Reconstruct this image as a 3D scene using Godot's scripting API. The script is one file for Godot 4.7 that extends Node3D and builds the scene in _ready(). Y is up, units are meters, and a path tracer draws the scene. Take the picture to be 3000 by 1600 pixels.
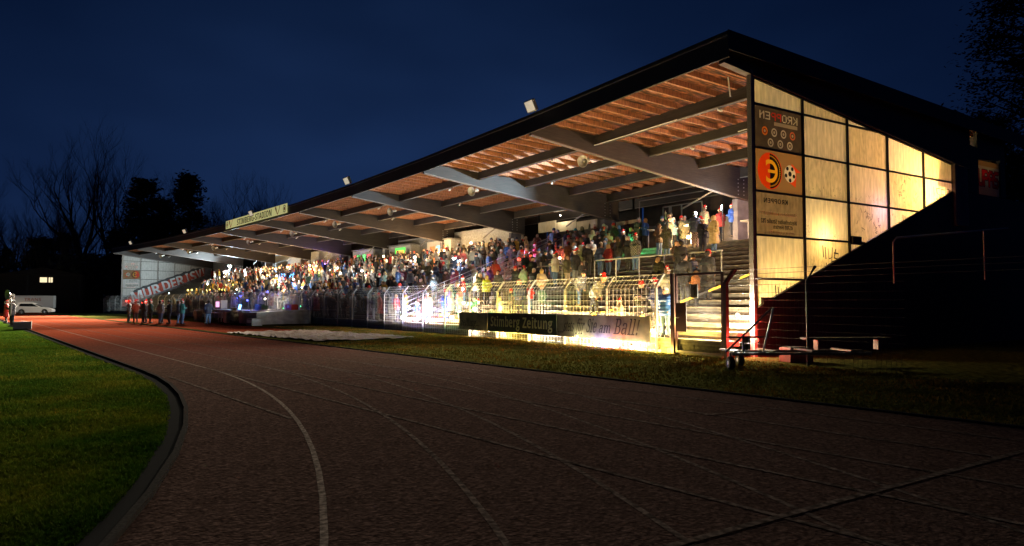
extends Node3D
# A football ground's covered grandstand at night: crowd on the terrace, running track and pitch in front.
const TH0 := 0.5494
const KA := 0.0028
const SX := 7.2985
const SZ := 20.148
const BAY := 10.1728
const LEN := 101.728
const FD := -1.3          # the fence runs this far in front of the stand's front posts
var M := {}
var rng := RandomNumberGenerator.new()
var used_labels := {}
var names := {}


class MB:
	var v := PackedVector3Array()
	var n := PackedVector3Array()
	var c := PackedColorArray()
	var uv := PackedVector2Array()
	var col := Color.WHITE
	var colored := false
	var mapped := false

	func tri(a: Vector3, b: Vector3, d: Vector3, na: Vector3, nb: Vector3, nd: Vector3, ua := Vector2.ZERO, ub := Vector2.ZERO, ud := Vector2.ZERO) -> void:
		if (b - a).cross(d - a).dot(na + nb + nd) > 0.0:
			var t := b; b = d; d = t
			t = nb; nb = nd; nd = t
			var q := ub; ub = ud; ud = q
		v.push_back(a); v.push_back(b); v.push_back(d)
		n.push_back(na); n.push_back(nb); n.push_back(nd)
		if colored:
			c.push_back(col); c.push_back(col); c.push_back(col)
		if mapped:
			uv.push_back(ua); uv.push_back(ub); uv.push_back(ud)

	func quad(a: Vector3, b: Vector3, d: Vector3, e: Vector3, outward: Vector3, ua := Vector2.ZERO, ub := Vector2.ZERO, ud := Vector2.ZERO, ue := Vector2.ZERO) -> void:
		var m := (d - a).cross(e - b)
		if m.length() < 1e-9:
			return
		m = m.normalized()
		if m.dot(outward) < 0.0:
			m = -m
		tri(a, b, d, m, m, m, ua, ub, ud)
		tri(a, d, e, m, m, m, ua, ud, ue)

	func hexa(p: Array) -> void:   # 0-3 the bottom ring, 4-7 the top ring above it
		var m := Vector3.ZERO
		for q in p:
			m += q / 8.0
		for f in [[0, 1, 2, 3], [4, 5, 6, 7], [0, 1, 5, 4], [1, 2, 6, 5], [2, 3, 7, 6], [3, 0, 4, 7]]:
			var a: Vector3 = p[f[0]]; var b: Vector3 = p[f[1]]; var d: Vector3 = p[f[2]]; var e: Vector3 = p[f[3]]
			var w := (a - d).length(); var h := (b - a).length(); var g := (d - b).length()
			quad(a, b, d, e, (a + b + d + e) / 4.0 - m, Vector2(0, 0), Vector2(h, 0), Vector2(h, g), Vector2(0, g))

	func box(t: Transform3D, s: Vector3) -> void:
		var h := s / 2.0
		var p := []
		for y in [-h.y, h.y]:
			for q in [[-1, -1], [1, -1], [1, 1], [-1, 1]]:
				p.append(t * Vector3(q[0] * h.x, y, q[1] * h.z))
		hexa(p)

	func slab(center: Vector3, s: Vector3) -> void:
		box(Transform3D(Basis(), center), s)

	func bevel_box(t: Transform3D, s: Vector3, b: float) -> void:
		var h := s / 2.0
		var rings := []
		for q in [[-h.y, b], [-h.y + b, 0.0], [h.y - b, 0.0], [h.y, b]]:
			var r := []
			for e in [[-1, -1], [1, -1], [1, 1], [-1, 1]]:
				r.append(t * Vector3(e[0] * (h.x - q[1]), q[0], e[1] * (h.z - q[1])))
			rings.append(r)
		for i in 3:
			for j in 4:
				var k := (j + 1) % 4
				var mid: Vector3 = (rings[i][j] + rings[i + 1][k]) / 2.0 - t.origin
				quad(rings[i][j], rings[i][k], rings[i + 1][k], rings[i + 1][j], mid)
		quad(rings[0][0], rings[0][1], rings[0][2], rings[0][3], -t.basis.y)
		quad(rings[3][0], rings[3][1], rings[3][2], rings[3][3], t.basis.y)

	func tube(pts: Array, radii: Array, sides := 6, caps := true) -> void:
		var rings := []
		for i in pts.size():
			var dir: Vector3 = (pts[mini(i + 1, pts.size() - 1)] - pts[maxi(i - 1, 0)]).normalized()
			var up := Vector3.UP if absf(dir.y) < 0.9 else Vector3.RIGHT
			var a := dir.cross(up).normalized()
			var b := dir.cross(a)
			var r := []
			for j in sides:
				var w := TAU * j / sides
				r.append(a * cos(w) + b * sin(w))
			rings.append(r)
		for i in pts.size() - 1:
			for j in sides:
				var k := (j + 1) % sides
				var p0: Vector3 = pts[i] + rings[i][j] * radii[i]
				var p1: Vector3 = pts[i] + rings[i][k] * radii[i]
				var p2: Vector3 = pts[i + 1] + rings[i + 1][k] * radii[i + 1]
				var p3: Vector3 = pts[i + 1] + rings[i + 1][j] * radii[i + 1]
				tri(p0, p1, p2, rings[i][j], rings[i][k], rings[i + 1][k])
				tri(p0, p2, p3, rings[i][j], rings[i + 1][k], rings[i + 1][j])
		if caps:
			for e in [0, pts.size() - 1]:
				var dir: Vector3 = (pts[0] - pts[1] if e == 0 else pts[-1] - pts[-2]).normalized()
				for j in range(1, sides - 1):
					tri(pts[e] + rings[e][0] * radii[e], pts[e] + rings[e][j] * radii[e], pts[e] + rings[e][j + 1] * radii[e], dir, dir, dir)

	func bar(a: Vector3, b: Vector3, r: float, sides := 6) -> void:
		tube([a, b], [r, r], sides)

	func ball(center: Vector3, r: Vector3, seg := 8, lo := -1.0, hi := 1.0) -> void:
		var rows := maxi(3, seg / 2)
		for i in rows:
			var t0 := asin(lerpf(lo, hi, float(i) / rows)); var t1 := asin(lerpf(lo, hi, float(i + 1) / rows))
			for j in seg:
				var w0 := TAU * j / seg; var w1 := TAU * (j + 1) / seg
				var q := []
				for e in [[t0, w0], [t0, w1], [t1, w1], [t1, w0]]:
					q.append(Vector3(cos(e[0]) * cos(e[1]), sin(e[0]), cos(e[0]) * sin(e[1])))
				tri(center + q[0] * r, center + q[1] * r, center + q[2] * r, q[0], q[1], q[2])
				tri(center + q[0] * r, center + q[2] * r, center + q[3] * r, q[0], q[2], q[3])

	func lathe(t: Transform3D, prof: Array, seg := 12) -> void:   # prof: [radius, height]
		for i in prof.size() - 1:
			var d := Vector2(prof[i + 1][0] - prof[i][0], prof[i + 1][1] - prof[i][1])
			var nn := Vector2(d.y, -d.x).normalized()
			for j in seg:
				var w0 := TAU * j / seg; var w1 := TAU * (j + 1) / seg
				var q := []
				var m := []
				for e in [[i, w0], [i, w1], [i + 1, w1], [i + 1, w0]]:
					q.append(t * Vector3(prof[e[0]][0] * cos(e[1]), prof[e[0]][1], prof[e[0]][0] * sin(e[1])))
					m.append((t.basis * Vector3(nn.x * cos(e[1]), nn.y, nn.x * sin(e[1]))).normalized())
				tri(q[0], q[1], q[2], m[0], m[1], m[2])
				tri(q[0], q[2], q[3], m[0], m[2], m[3])

	func prism(t: Transform3D, poly: PackedVector2Array, z0: float, z1: float) -> void:
		var ids := Geometry2D.triangulate_polygon(poly)
		for z in [z0, z1]:
			var m: Vector3 = (t.basis.z if z == maxf(z0, z1) else -t.basis.z).normalized()
			for i in range(0, ids.size(), 3):
				var a := poly[ids[i]]; var b := poly[ids[i + 1]]; var d := poly[ids[i + 2]]
				tri(t * Vector3(a.x, a.y, z), t * Vector3(b.x, b.y, z), t * Vector3(d.x, d.y, z), m, m, m, a, b, d)
		var turn := 1.0 if Geometry2D.is_polygon_clockwise(poly) else -1.0
		for i in poly.size():
			var a := poly[i]; var b := poly[(i + 1) % poly.size()]
			var o := Vector2(-(b - a).y, (b - a).x) * turn
			quad(t * Vector3(a.x, a.y, z0), t * Vector3(b.x, b.y, z0), t * Vector3(b.x, b.y, z1), t * Vector3(a.x, a.y, z1), t.basis * Vector3(o.x, o.y, 0), a, b, b, a)

	func leaf(t: Transform3D, poly: PackedVector2Array, o := Vector2.ZERO, size := Vector2.ONE) -> void:    # one thin sheet, as a pane of plastic is
		var ids := Geometry2D.triangulate_polygon(poly)
		for i in range(0, ids.size(), 3):
			var a := poly[ids[i]]; var b := poly[ids[i + 1]]; var d := poly[ids[i + 2]]
			tri(t * Vector3(a.x, a.y, 0), t * Vector3(b.x, b.y, 0), t * Vector3(d.x, d.y, 0), t.basis.z, t.basis.z, t.basis.z, (a - o) / size * Vector2(1, -1), (b - o) / size * Vector2(1, -1), (d - o) / size * Vector2(1, -1))

	func add(o: MB, t: Transform3D, tint := Color.WHITE) -> void:
		for i in o.v.size():
			v.push_back(t * o.v[i])
			n.push_back((t.basis * o.n[i]).normalized())
			c.push_back(o.c[i] * tint if o.colored else tint)

	func mesh() -> ArrayMesh:
		var a := []
		a.resize(Mesh.ARRAY_MAX)
		a[Mesh.ARRAY_VERTEX] = v
		a[Mesh.ARRAY_NORMAL] = n
		if c.size() == v.size():
			a[Mesh.ARRAY_COLOR] = c
		if uv.size() == v.size():
			a[Mesh.ARRAY_TEX_UV] = uv
		var m := ArrayMesh.new()
		m.add_surface_from_arrays(Mesh.PRIMITIVE_TRIANGLES, a)
		return m


# ---- places -------------------------------------------------------------------------------------------------------
func S3(s: float, d: float, y: float) -> Vector3:       # s along the curved stand from its near end, d into it, y up
	var th := TH0 + KA * s
	var x := SX + (cos(th) - cos(TH0)) / KA + d * cos(th)
	var z := SZ + (sin(th) - sin(TH0)) / KA + d * sin(th)
	return Vector3(x, y, -z)


func SF(s: float, d: float, y: float) -> Transform3D:   # x towards the near end, z towards the field
	return Transform3D(Basis(Vector3.UP, TH0 + KA * s - PI / 2), S3(s, d, y))


func WF(s: float) -> Transform3D:                        # a cross wall: x into the stand, z towards the near end
	var th := TH0 + KA * s
	return Transform3D(Basis(Vector3(cos(th), 0, -sin(th)), Vector3.UP, Vector3(sin(th), 0, cos(th))), S3(s, 0, 0))


func TR(u: float, w: float, y: float) -> Vector3:        # u along the running track, w across it
	return Vector3(-u * 0.64279 + w * 0.76604, y, -(u * 0.76604 + w * 0.64279))


func SH(mb: MB, s0: float, s1: float, d0: float, d1: float, b0: float, b1: float, t0: float, t1: float) -> void:
	mb.hexa([S3(s0, d0, b0), S3(s1, d0, b0), S3(s1, d1, b1), S3(s0, d1, b1), S3(s0, d0, t0), S3(s1, d0, t0), S3(s1, d1, t1), S3(s0, d1, t1)])


# ---- naming and adding --------------------------------------------------------------------------------------------
func numbered(called: String) -> String:
	var k: int = names.get(called, 0)
	names[called] = k + 1
	return called if k == 0 else "%s_%03d" % [called, k]


func tag(o: Node3D, label: String, category: String, group := "", kind := "") -> Node3D:
	if label:
		o.set_meta("label", label)
	if category:
		o.set_meta("category", category)
	if group:
		o.set_meta("group", group)
	if kind:
		o.set_meta("kind", kind)
	return o


func thing(called: String, label: String, category: String, at := Transform3D(), group := "") -> Node3D:
	var o := Node3D.new()
	o.name = numbered(called)
	o.transform = at
	add_child(o, true)
	return tag(o, label, category, group)


func part(called: String, mesh: Mesh, m: Material, parent: Node, at := Transform3D()) -> MeshInstance3D:
	var o := MeshInstance3D.new()
	if parent == self:
		o.name = numbered(called)
	else:
		o.name = called if not parent.has_node(called) else "%s_%03d" % [called, next_number(parent, called)]
	o.mesh = mesh
	o.material_override = m
	o.transform = at
	parent.add_child(o, true)
	return o


func next_number(parent: Node, called: String) -> int:
	var k: int = parent.get_meta("n_" + called, 0) + 1
	parent.set_meta("n_" + called, k)
	return k


func single(called: String, mesh: Mesh, m: Material, label: String, category: String, at := Transform3D(), group := "") -> MeshInstance3D:
	var o := part(called, mesh, m, self, at)
	tag(o, label, category, group)
	return o


func structure(called: String, mesh: Mesh, m: Material) -> MeshInstance3D:
	var o := part(called, mesh, m, self)
	o.set_meta("kind", "structure")
	return o


# ---- materials ----------------------------------------------------------------------------------------------------
func streaks(fx: float, fy: float, lo: float, hi: float, sd: int, w := 256, h := 256, power := 1.0) -> ImageTexture:
	var f := FastNoiseLite.new()
	f.seed = sd
	f.frequency = 1.0
	f.fractal_octaves = 4
	var im := Image.create(w, h, false, Image.FORMAT_RGB8)
	for y in h:
		for x in w:
			var a := TAU * x / w; var b := TAU * y / h       # wraps round both ways
			var q := f.get_noise_3d(cos(a) * fx, sin(a) * fx, cos(b) * fy) * 0.7 + f.get_noise_3d(sin(a) * fx + 9.0, sin(b) * fy, cos(a) * fx) * 0.7
			var g := lerpf(lo, hi, pow(clampf(q + 0.5, 0, 1), power))
			im.set_pixel(x, y, Color(g, g, g))
	return ImageTexture.create_from_image(im)


func noise(freq: float, lo: float, hi: float, sd: int, kind := FastNoiseLite.TYPE_SIMPLEX_SMOOTH, oct := 5) -> NoiseTexture2D:
	var f := FastNoiseLite.new()
	f.noise_type = kind
	f.seed = sd
	f.frequency = freq
	f.fractal_octaves = oct
	var t := NoiseTexture2D.new()
	t.width = 256
	t.height = 256
	t.seamless = true
	t.noise = f
	var g := Gradient.new()
	g.set_color(0, Color(lo, lo, lo))
	g.set_color(1, Color(hi, hi, hi))
	t.color_ramp = g
	return t


func mat(r: float, g: float, b: float, rough := 0.8, tex: Texture2D = null, scale := Vector3.ONE, metal := 0.0) -> StandardMaterial3D:
	var m := StandardMaterial3D.new()
	m.albedo_color = Color(r, g, b).linear_to_srgb()
	m.roughness = rough
	m.metallic = metal
	if tex:
		m.albedo_texture = tex
		m.uv1_triplanar = true
		m.uv1_scale = scale
	return m


func relief(m: StandardMaterial3D, tex: Texture2D, depth: float) -> StandardMaterial3D:
	m.heightmap_enabled = true
	m.heightmap_texture = tex
	m.heightmap_scale = depth
	return m


func glow(r: float, g: float, b: float, e: float) -> StandardMaterial3D:
	var m := mat(r * 0.5, g * 0.5, b * 0.5, 0.4)
	m.emission_enabled = true
	m.emission = Color(r, g, b).linear_to_srgb()
	m.emission_energy_multiplier = e
	return m


func make_materials() -> void:
	var blot := noise(0.012, 0.62, 1.0, 3)
	var fine := noise(0.09, 0.7, 1.0, 4)
	var speck := noise(0.22, 0.55, 1.0, 5, FastNoiseLite.TYPE_VALUE, 3)
	var grain := streaks(9.0, 1.1, 0.55, 1.0, 11)
	var grain_h := streaks(1.1, 9.0, 0.55, 1.0, 12)
	var fibre := streaks(14.0, 1.6, 0.12, 1.0, 13, 256, 256, 1.3)
	var runs := streaks(1.6, 0.5, 0.86, 1.0, 14)
	var runs2 := streaks(1.4, 0.8, 0.82, 1.0, 15, 256, 256, 0.8)
	var wave := noise(0.03, 0.0, 1.0, 6)
	var bump := noise(0.16, 0.0, 1.0, 7, FastNoiseLite.TYPE_VALUE, 3)
	M.bump = bump
	M.soil = relief(mat(0.028, 0.036, 0.016, 0.95, blot, Vector3.ONE * 0.3), wave, 3.0)
	M.turf = relief(mat(0.055, 0.11, 0.012, 0.95, noise(0.05, 0.45, 1.0, 8), Vector3.ONE * 0.4), wave, 5.0)
	M.turf_verge = relief(mat(0.075, 0.075, 0.02, 0.95, noise(0.05, 0.45, 1.0, 8), Vector3.ONE * 0.4), wave, 5.0)
	M.turf_verge.specular_mode = BaseMaterial3D.SPECULAR_DISABLED
	M.blade = mat(0.11, 0.15, 0.03, 0.85)
	M.blade.vertex_color_use_as_albedo = true
	M.blade.backlight_enabled = true
	M.blade.backlight = Color(0.35, 0.4, 0.2)
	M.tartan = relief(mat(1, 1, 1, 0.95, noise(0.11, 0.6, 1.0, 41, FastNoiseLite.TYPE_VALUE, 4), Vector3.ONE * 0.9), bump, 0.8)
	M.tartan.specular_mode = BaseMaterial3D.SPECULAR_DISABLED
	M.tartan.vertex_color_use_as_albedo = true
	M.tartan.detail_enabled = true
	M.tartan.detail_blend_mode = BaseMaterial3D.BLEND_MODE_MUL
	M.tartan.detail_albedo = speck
	for q in ["soil", "turf", "blade"]:
		M[q].specular_mode = BaseMaterial3D.SPECULAR_DISABLED
	M.line = relief(mat(0.24, 0.195, 0.17, 0.75, noise(0.07, 0.45, 1.0, 9), Vector3.ONE * 0.8), bump, 0.4)
	M.line_worn = relief(mat(0.155, 0.12, 0.105, 0.75, noise(0.05, 0.35, 1.0, 10), Vector3.ONE * 0.7), bump, 0.4)
	M.kerb = mat(0.045, 0.042, 0.04, 0.5, fine, Vector3.ONE)
	M.gutter = mat(0.02, 0.02, 0.02, 0.8)
	for q in ["line", "line_worn", "gutter", "kerb"]:
		M[q].specular_mode = BaseMaterial3D.SPECULAR_DISABLED
	M.sand = relief(mat(0.2, 0.125, 0.085, 0.95, fine, Vector3.ONE), wave, 6.0)
	M.concrete = relief(mat(0.46, 0.41, 0.34, 0.85, noise(0.02, 0.55, 1.0, 16), Vector3(0.5, 2, 0.5)), bump, 0.3)
	M.riser = mat(0.22, 0.16, 0.115, 0.9, blot, Vector3.ONE * 0.6)
	M.plinth = relief(mat(0.4, 0.36, 0.3, 0.9, noise(0.03, 0.5, 1.0, 17), Vector3.ONE * 0.9), bump, 0.5)
	M.mortar = mat(0.12, 0.11, 0.1, 0.95)
	M.beam = relief(mat(0.05, 0.038, 0.032, 0.62, grain_h, Vector3(0.25, 1.2, 0.25)), grain_h, 0.3)
	M.purlin = mat(0.062, 0.048, 0.041, 0.65, grain_h, Vector3(0.2, 1.4, 0.2))
	M.deck = relief(mat(0.46, 0.15, 0.058, 0.8), fibre, 0.8)
	M.deck.albedo_texture = fibre
	M.deck.uv1_scale = Vector3(0.16, 0.24, 1)
	M.joist = mat(0.55, 0.23, 0.105, 0.75, grain, Vector3.ONE * 0.5)
	M.fascia = mat(0.02, 0.017, 0.015, 0.6, blot, Vector3.ONE * 0.3)
	M.roofing = mat(0.03, 0.03, 0.032, 0.7, blot, Vector3.ONE * 0.3)
	M.trim = mat(0.45, 0.46, 0.48, 0.35, fine, Vector3.ONE, 0.6)
	M.frame = mat(0.012, 0.012, 0.013, 0.5)
	M.flange = mat(0.13, 0.1, 0.085, 0.6)
	M.post = mat(0.3, 0.27, 0.24, 0.55, fine, Vector3.ONE)
	M.steel = mat(0.55, 0.53, 0.5, 0.5, fine, Vector3.ONE * 2.0, 0.2)
	M.wire = mat(0.6, 0.57, 0.52, 0.5)
	M.wire_dark = mat(0.05, 0.05, 0.05, 0.5)
	M.black = mat(0.012, 0.011, 0.011, 0.55)
	M.rubber = mat(0.015, 0.015, 0.015, 0.85)
	M.wall_dark = mat(0.05, 0.038, 0.032, 0.9, blot, Vector3.ONE * 0.5)
	M.parapet = mat(0.2, 0.18, 0.2, 0.85, blot, Vector3.ONE * 0.4)
	M.cream = mat(0.62, 0.54, 0.36, 0.8, runs, Vector3.ONE * 0.4)
	M.white_wall = mat(0.6, 0.62, 0.62, 0.85, noise(0.04, 0.7, 1.0, 18), Vector3.ONE * 0.5)
	M.white = mat(0.75, 0.74, 0.7, 0.55)
	M.grey = mat(0.3, 0.3, 0.3, 0.7, blot, Vector3.ONE * 0.5)
	M.tarp = relief(mat(0.3, 0.3, 0.28, 0.55, blot, Vector3.ONE * 0.5), wave, 3.0)
	M.bark = mat(0.02, 0.017, 0.015, 0.95)
	M.needles = mat(0.012, 0.018, 0.012, 0.9)
	M.needles.backlight_enabled = true
	M.needles.backlight = Color(0.1, 0.12, 0.1)
	M.panes = []
	for i in 4:
		var p := mat([0.8, 0.74, 0.8, 0.7][i], [0.7, 0.63, 0.72, 0.59][i], [0.45, 0.37, 0.5, 0.33][i], 0.6, [runs, runs2, runs, runs2][i], Vector3(0.75 + 0.1 * i, 0.6, 0.75))
		p.backlight_enabled = true
		p.backlight = Color(1, 0.97, 0.9)
		M.panes.append(p)
	M.pane_dark = mat(0.2, 0.15, 0.11, 0.6, runs, Vector3.ONE * 0.7)
	M.pane_dark.backlight_enabled = true
	M.pane_dark.backlight = Color(0.6, 0.55, 0.5)
	M.pane_tan = mat(0.42, 0.32, 0.19, 0.6, runs2, Vector3.ONE * 0.6)
	M.pane_tan.backlight_enabled = true
	M.pane_tan.backlight = Color(0.85, 0.8, 0.7)
	M.pane_far = mat(0.36, 0.36, 0.33, 0.45, runs, Vector3.ONE * 0.6)
	M.tag_pane = print_pane(tag_print())
	M.crest_pane = print_pane(crest_print())
	M.club_pane = print_pane(club_print(false))
	M.club_pane_far = print_pane(club_print(true))
	M.ink = mat(0.03, 0.022, 0.016, 0.7)
	M.ink_soft = mat(0.2, 0.14, 0.08, 0.7)
	M.print_orange = mat(0.75, 0.14, 0.03, 0.6)
	M.print_orange.backlight_enabled = true
	M.print_orange.backlight = Color(1, 1, 1)
	M.print_yellow = mat(0.8, 0.45, 0.06, 0.6)
	M.print_yellow.backlight_enabled = true
	M.print_yellow.backlight = Color(1, 1, 1)
	M.print_grey = mat(0.36, 0.3, 0.23, 0.6)
	M.print_grey.backlight_enabled = true
	M.print_grey.backlight = Color(0.8, 0.8, 0.8)
	M.print_white = mat(0.8, 0.75, 0.65, 0.6)
	M.print_white.backlight_enabled = true
	M.print_white.backlight = Color(1, 1, 1)
	M.dark_red = mat(0.16, 0.012, 0.01, 0.7)
	M.red = mat(0.55, 0.03, 0.02, 0.55)
	M.mural_red = mat(0.6, 0.075, 0.035, 0.7, blot, Vector3.ONE * 0.6)
	M.mural_black = mat(0.03, 0.032, 0.035, 0.7)
	M.mural_white = mat(0.85, 0.88, 0.9, 0.7, blot, Vector3.ONE * 0.8)
	M.sign_yellow = glow(0.75, 0.73, 0.3, 0.4)  # glow added in place of light falling on the sign
	M.sign_black = mat(0.02, 0.02, 0.02, 0.6)
	M.sign_red = mat(0.5, 0.03, 0.02, 0.6)
	M.banner_green = mat(0.06, 0.095, 0.04, 0.65, blot, Vector3.ONE * 0.4)
	M.banner_green.backlight_enabled = true
	M.banner_green.backlight = Color(0.6, 0.6, 0.6)
	M.banner_grey = mat(0.42, 0.42, 0.25, 0.65, blot, Vector3.ONE * 0.4)
	M.banner_grey.backlight_enabled = true
	M.banner_grey.backlight = Color(0.4, 0.4, 0.4)
	M.letter_green = mat(0.62, 0.68, 0.3, 0.65)
	M.letter_dark = mat(0.02, 0.02, 0.012, 0.65)
	M.tape_yellow = mat(0.75, 0.5, 0.06, 0.6)
	M.car = mat(0.62, 0.6, 0.58, 0.25)
	M.car.clearcoat_enabled = true
	M.car.clearcoat = 0.6
	M.glass = mat(0.01, 0.011, 0.013, 0.08)
	M.wood = mat(0.4, 0.26, 0.13, 0.8, grain, Vector3.ONE)
	M.straw = mat(0.55, 0.42, 0.2, 0.95, fine, Vector3.ONE)
	M.green_cloth = mat(0.03, 0.08, 0.05, 0.8)
	M.screen = glow(0.25, 0.55, 1.0, 3.0)
	M.sparkle = glow(0.1, 0.4, 1.0, 7.0)
	M.door_orange = glow(1.0, 0.25, 0.07, 1.0)
	M.door_green = glow(0.12, 0.85, 0.1, 1.1)
	M.door_cyan = glow(0.3, 0.9, 0.85, 1.2)
	M.door_amber = glow(0.95, 0.55, 0.08, 1.0)
	M.door_red = glow(1.0, 0.12, 0.06, 0.75)
	M.house_glow = glow(1.0, 0.82, 0.5, 0.9)
	M.flood = glow(0.75, 0.95, 1.0, 40.0)
	M.gate = mat(0.05, 0.012, 0.014, 0.5)
	M.plate = mat(0.1, 0.11, 0.11, 0.6)
	M.roof_lamp = glow(1.0, 0.9, 0.68, 0.32)  # glow added to the pale floodlight faces to go with their added beams
	M.house_wall = mat(0.008, 0.007, 0.007, 0.9)
	M.horn = mat(0.45, 0.42, 0.36, 0.5)
	M.trailer = mat(0.55, 0.5, 0.45, 0.6)
	M.faded_red = mat(0.4, 0.17, 0.12, 0.7)
	M.pink_lit = glow(1.0, 0.45, 0.8, 1.2)
	M.cart = mat(0.03, 0.028, 0.026, 0.6)
	M.skin = mat(1, 1, 1, 0.6)
	M.skin.vertex_color_use_as_albedo = true
	M.shoe = mat(0.03, 0.026, 0.024, 0.7)
	M.crowd = mat(1, 1, 1, 0.85)
	M.crowd.vertex_color_use_as_albedo = true


func print_pane(im: Image) -> StandardMaterial3D:
	var m := StandardMaterial3D.new()
	m.albedo_texture = ImageTexture.create_from_image(im)
	m.roughness = 0.6
	m.backlight_enabled = true
	m.backlight = Color(1, 0.97, 0.9)
	return m


func spot_disc(im: Image, cx: float, cy: float, r: float, c: Color, half := 0, inner := 0.0) -> void:
	for y in range(maxi(0, int(cy - r)), mini(im.get_height(), int(cy + r) + 1)):
		for x in range(maxi(0, int(cx - r)), mini(im.get_width(), int(cx + r) + 1)):
			var d := Vector2(x + 0.5 - cx, y + 0.5 - cy).length()
			if d <= r and d >= inner and (half == 0 or (x + 0.5 - cx) * half > 0.0):
				im.set_pixel(x, y, c)


func crest_print() -> Image:             # the dark sponsor board: mirrored name, seven crests below it
	var im := Image.create(256, 144, false, Image.FORMAT_RGB8)
	var f := FastNoiseLite.new()
	f.frequency = 0.02
	for y in 144:
		for x in 256:
			var q := 0.3 + 0.05 * f.get_noise_2d(x, y)
			im.set_pixel(x, y, Color(q, q * 0.84, q * 0.68))
	var glyphs := {"K": [17, 18, 20, 24, 20, 18, 17], "R": [30, 17, 17, 30, 20, 18, 17], "O": [14, 17, 17, 17, 17, 17, 14], "P": [30, 17, 17, 30, 16, 16, 16], "E": [31, 16, 16, 30, 16, 16, 31], "N": [17, 25, 21, 19, 17, 17, 17]}
	var word := "KROPPEN"
	for i in word.length():
		for row in 7:
			for bit in 5:
				if int(glyphs[word[i]][row]) >> (4 - bit) & 1:
					var x := 232 - i * 30 - bit * 5
					im.fill_rect(Rect2i(x - 4, 14 + row * 4, 5, 4), Color(0.72, 0.16, 0.08) if i in [3, 4] else Color(0.72, 0.68, 0.6))
	im.fill_rect(Rect2i(104, 46, 128, 13), Color(0.55, 0.5, 0.42))
	for i in 7:
		var cx := 54.0 + 50.0 * i if i < 4 else 84.0 + 52.0 * (i - 4)
		var cy := 84.0 if i < 4 else 122.0
		spot_disc(im, cx, cy, 15, Color(0.8, 0.42, 0.12) if i == 0 else Color(0.7, 0.36, 0.2) if i == 3 else Color(0.66, 0.62, 0.55))
		spot_disc(im, cx, cy, 10, Color(0.33, 0.26, 0.2) if i != 0 else Color(0.5, 0.2, 0.08))
		spot_disc(im, cx, cy, 5, Color(0.62, 0.58, 0.5))
	return im


func tag_print() -> Image:               # fat red sprayed letters with black edges on the rear pane
	var im := Image.create(160, 120, false, Image.FORMAT_RGB8)
	im.fill(Color(0.78, 0.74, 0.66))
	im.fill_rect(Rect2i(0, 0, 160, 18), Color(0.72, 0.58, 0.36))
	var glyphs := [[17, 17, 17, 17, 17, 17, 14], [30, 17, 17, 30, 16, 16, 16], [14, 17, 17, 31, 17, 17, 17], [15, 16, 16, 14, 1, 1, 30]]
	for pass_no in 2:
		for i in 4:
			for row in 7:
				for bit in 5:
					if int(glyphs[i][row]) >> (4 - bit) & 1:
						spot_disc(im, 10 + i * 38 + bit * 7.5, 36 + row * 8, 8.5 if pass_no == 0 else 6.0, Color(0.12, 0.05, 0.04) if pass_no == 0 else Color(0.85, 0.1, 0.06))
	return im


func club_print(other: bool) -> Image:   # round two-coloured emblem with a yellow letter and a football
	var im := Image.create(256, 144, false, Image.FORMAT_RGB8)
	im.fill(Color(0.62, 0.47, 0.29))
	var ox := 78.0; var bx := 186.0; var side := 1
	if other:
		ox = 182.0; bx = 72.0; side = -1
	var tail := PackedVector2Array([Vector2(bx + 10 * side, 34), Vector2(bx + 62 * side, 62), Vector2(bx + 36 * side, 64), Vector2(bx + 30 * side, 118), Vector2(bx - 12 * side, 100)])
	for y in 144:
		for x in 256:
			if Geometry2D.is_point_in_polygon(Vector2(x, y), tail):
				im.set_pixel(x, y, Color(0.9, 0.3, 0.08))
	spot_disc(im, ox, 72, 64, Color(0.92, 0.27, 0.06))
	spot_disc(im, ox, 72, 61, Color(0.1, 0.07, 0.05), side, 0.0)
	spot_disc(im, ox, 72, 45, Color(0.92, 0.27, 0.06), -side)
	for i in 26:
		var a := -PI / 2 + PI * i / 25.0
		spot_disc(im, ox + 53 * cos(a) * side, 72 + 53 * sin(a), 3, Color(0.75, 0.55, 0.15))
	for y in 144:
		for x in 256:
			var d := Vector2(x - ox, y - 72)
			var r := d.length()
			if r > 27 and r < 41 and d.x * side > -22 or absf(d.y) < 6 and d.x * side > -12 and d.x * side < 30:
				im.set_pixel(x, y, Color(0.95, 0.68, 0.14))
	spot_disc(im, bx, 72, 31, Color(0.88, 0.84, 0.74))
	for i in 6:
		var a := TAU * i / 5.0 + 0.3
		var q := Vector2(bx, 72) + (Vector2(cos(a), sin(a)) * 23 if i < 5 else Vector2.ZERO)
		spot_disc(im, q.x, q.y, 9 if i == 5 else 7, Color(0.08, 0.07, 0.06))
	return im


func _ready() -> void:
	rng.seed = 4711
	setup_view()
	make_materials()
	build_ground()
	build_stand()
	build_end_walls()
	build_rear()
	build_fence()
	build_signs()
	build_lamps()
	build_trees()
	build_far_things()
	build_stage()
	build_cart()
	build_band_corner()
	build_people()


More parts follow.
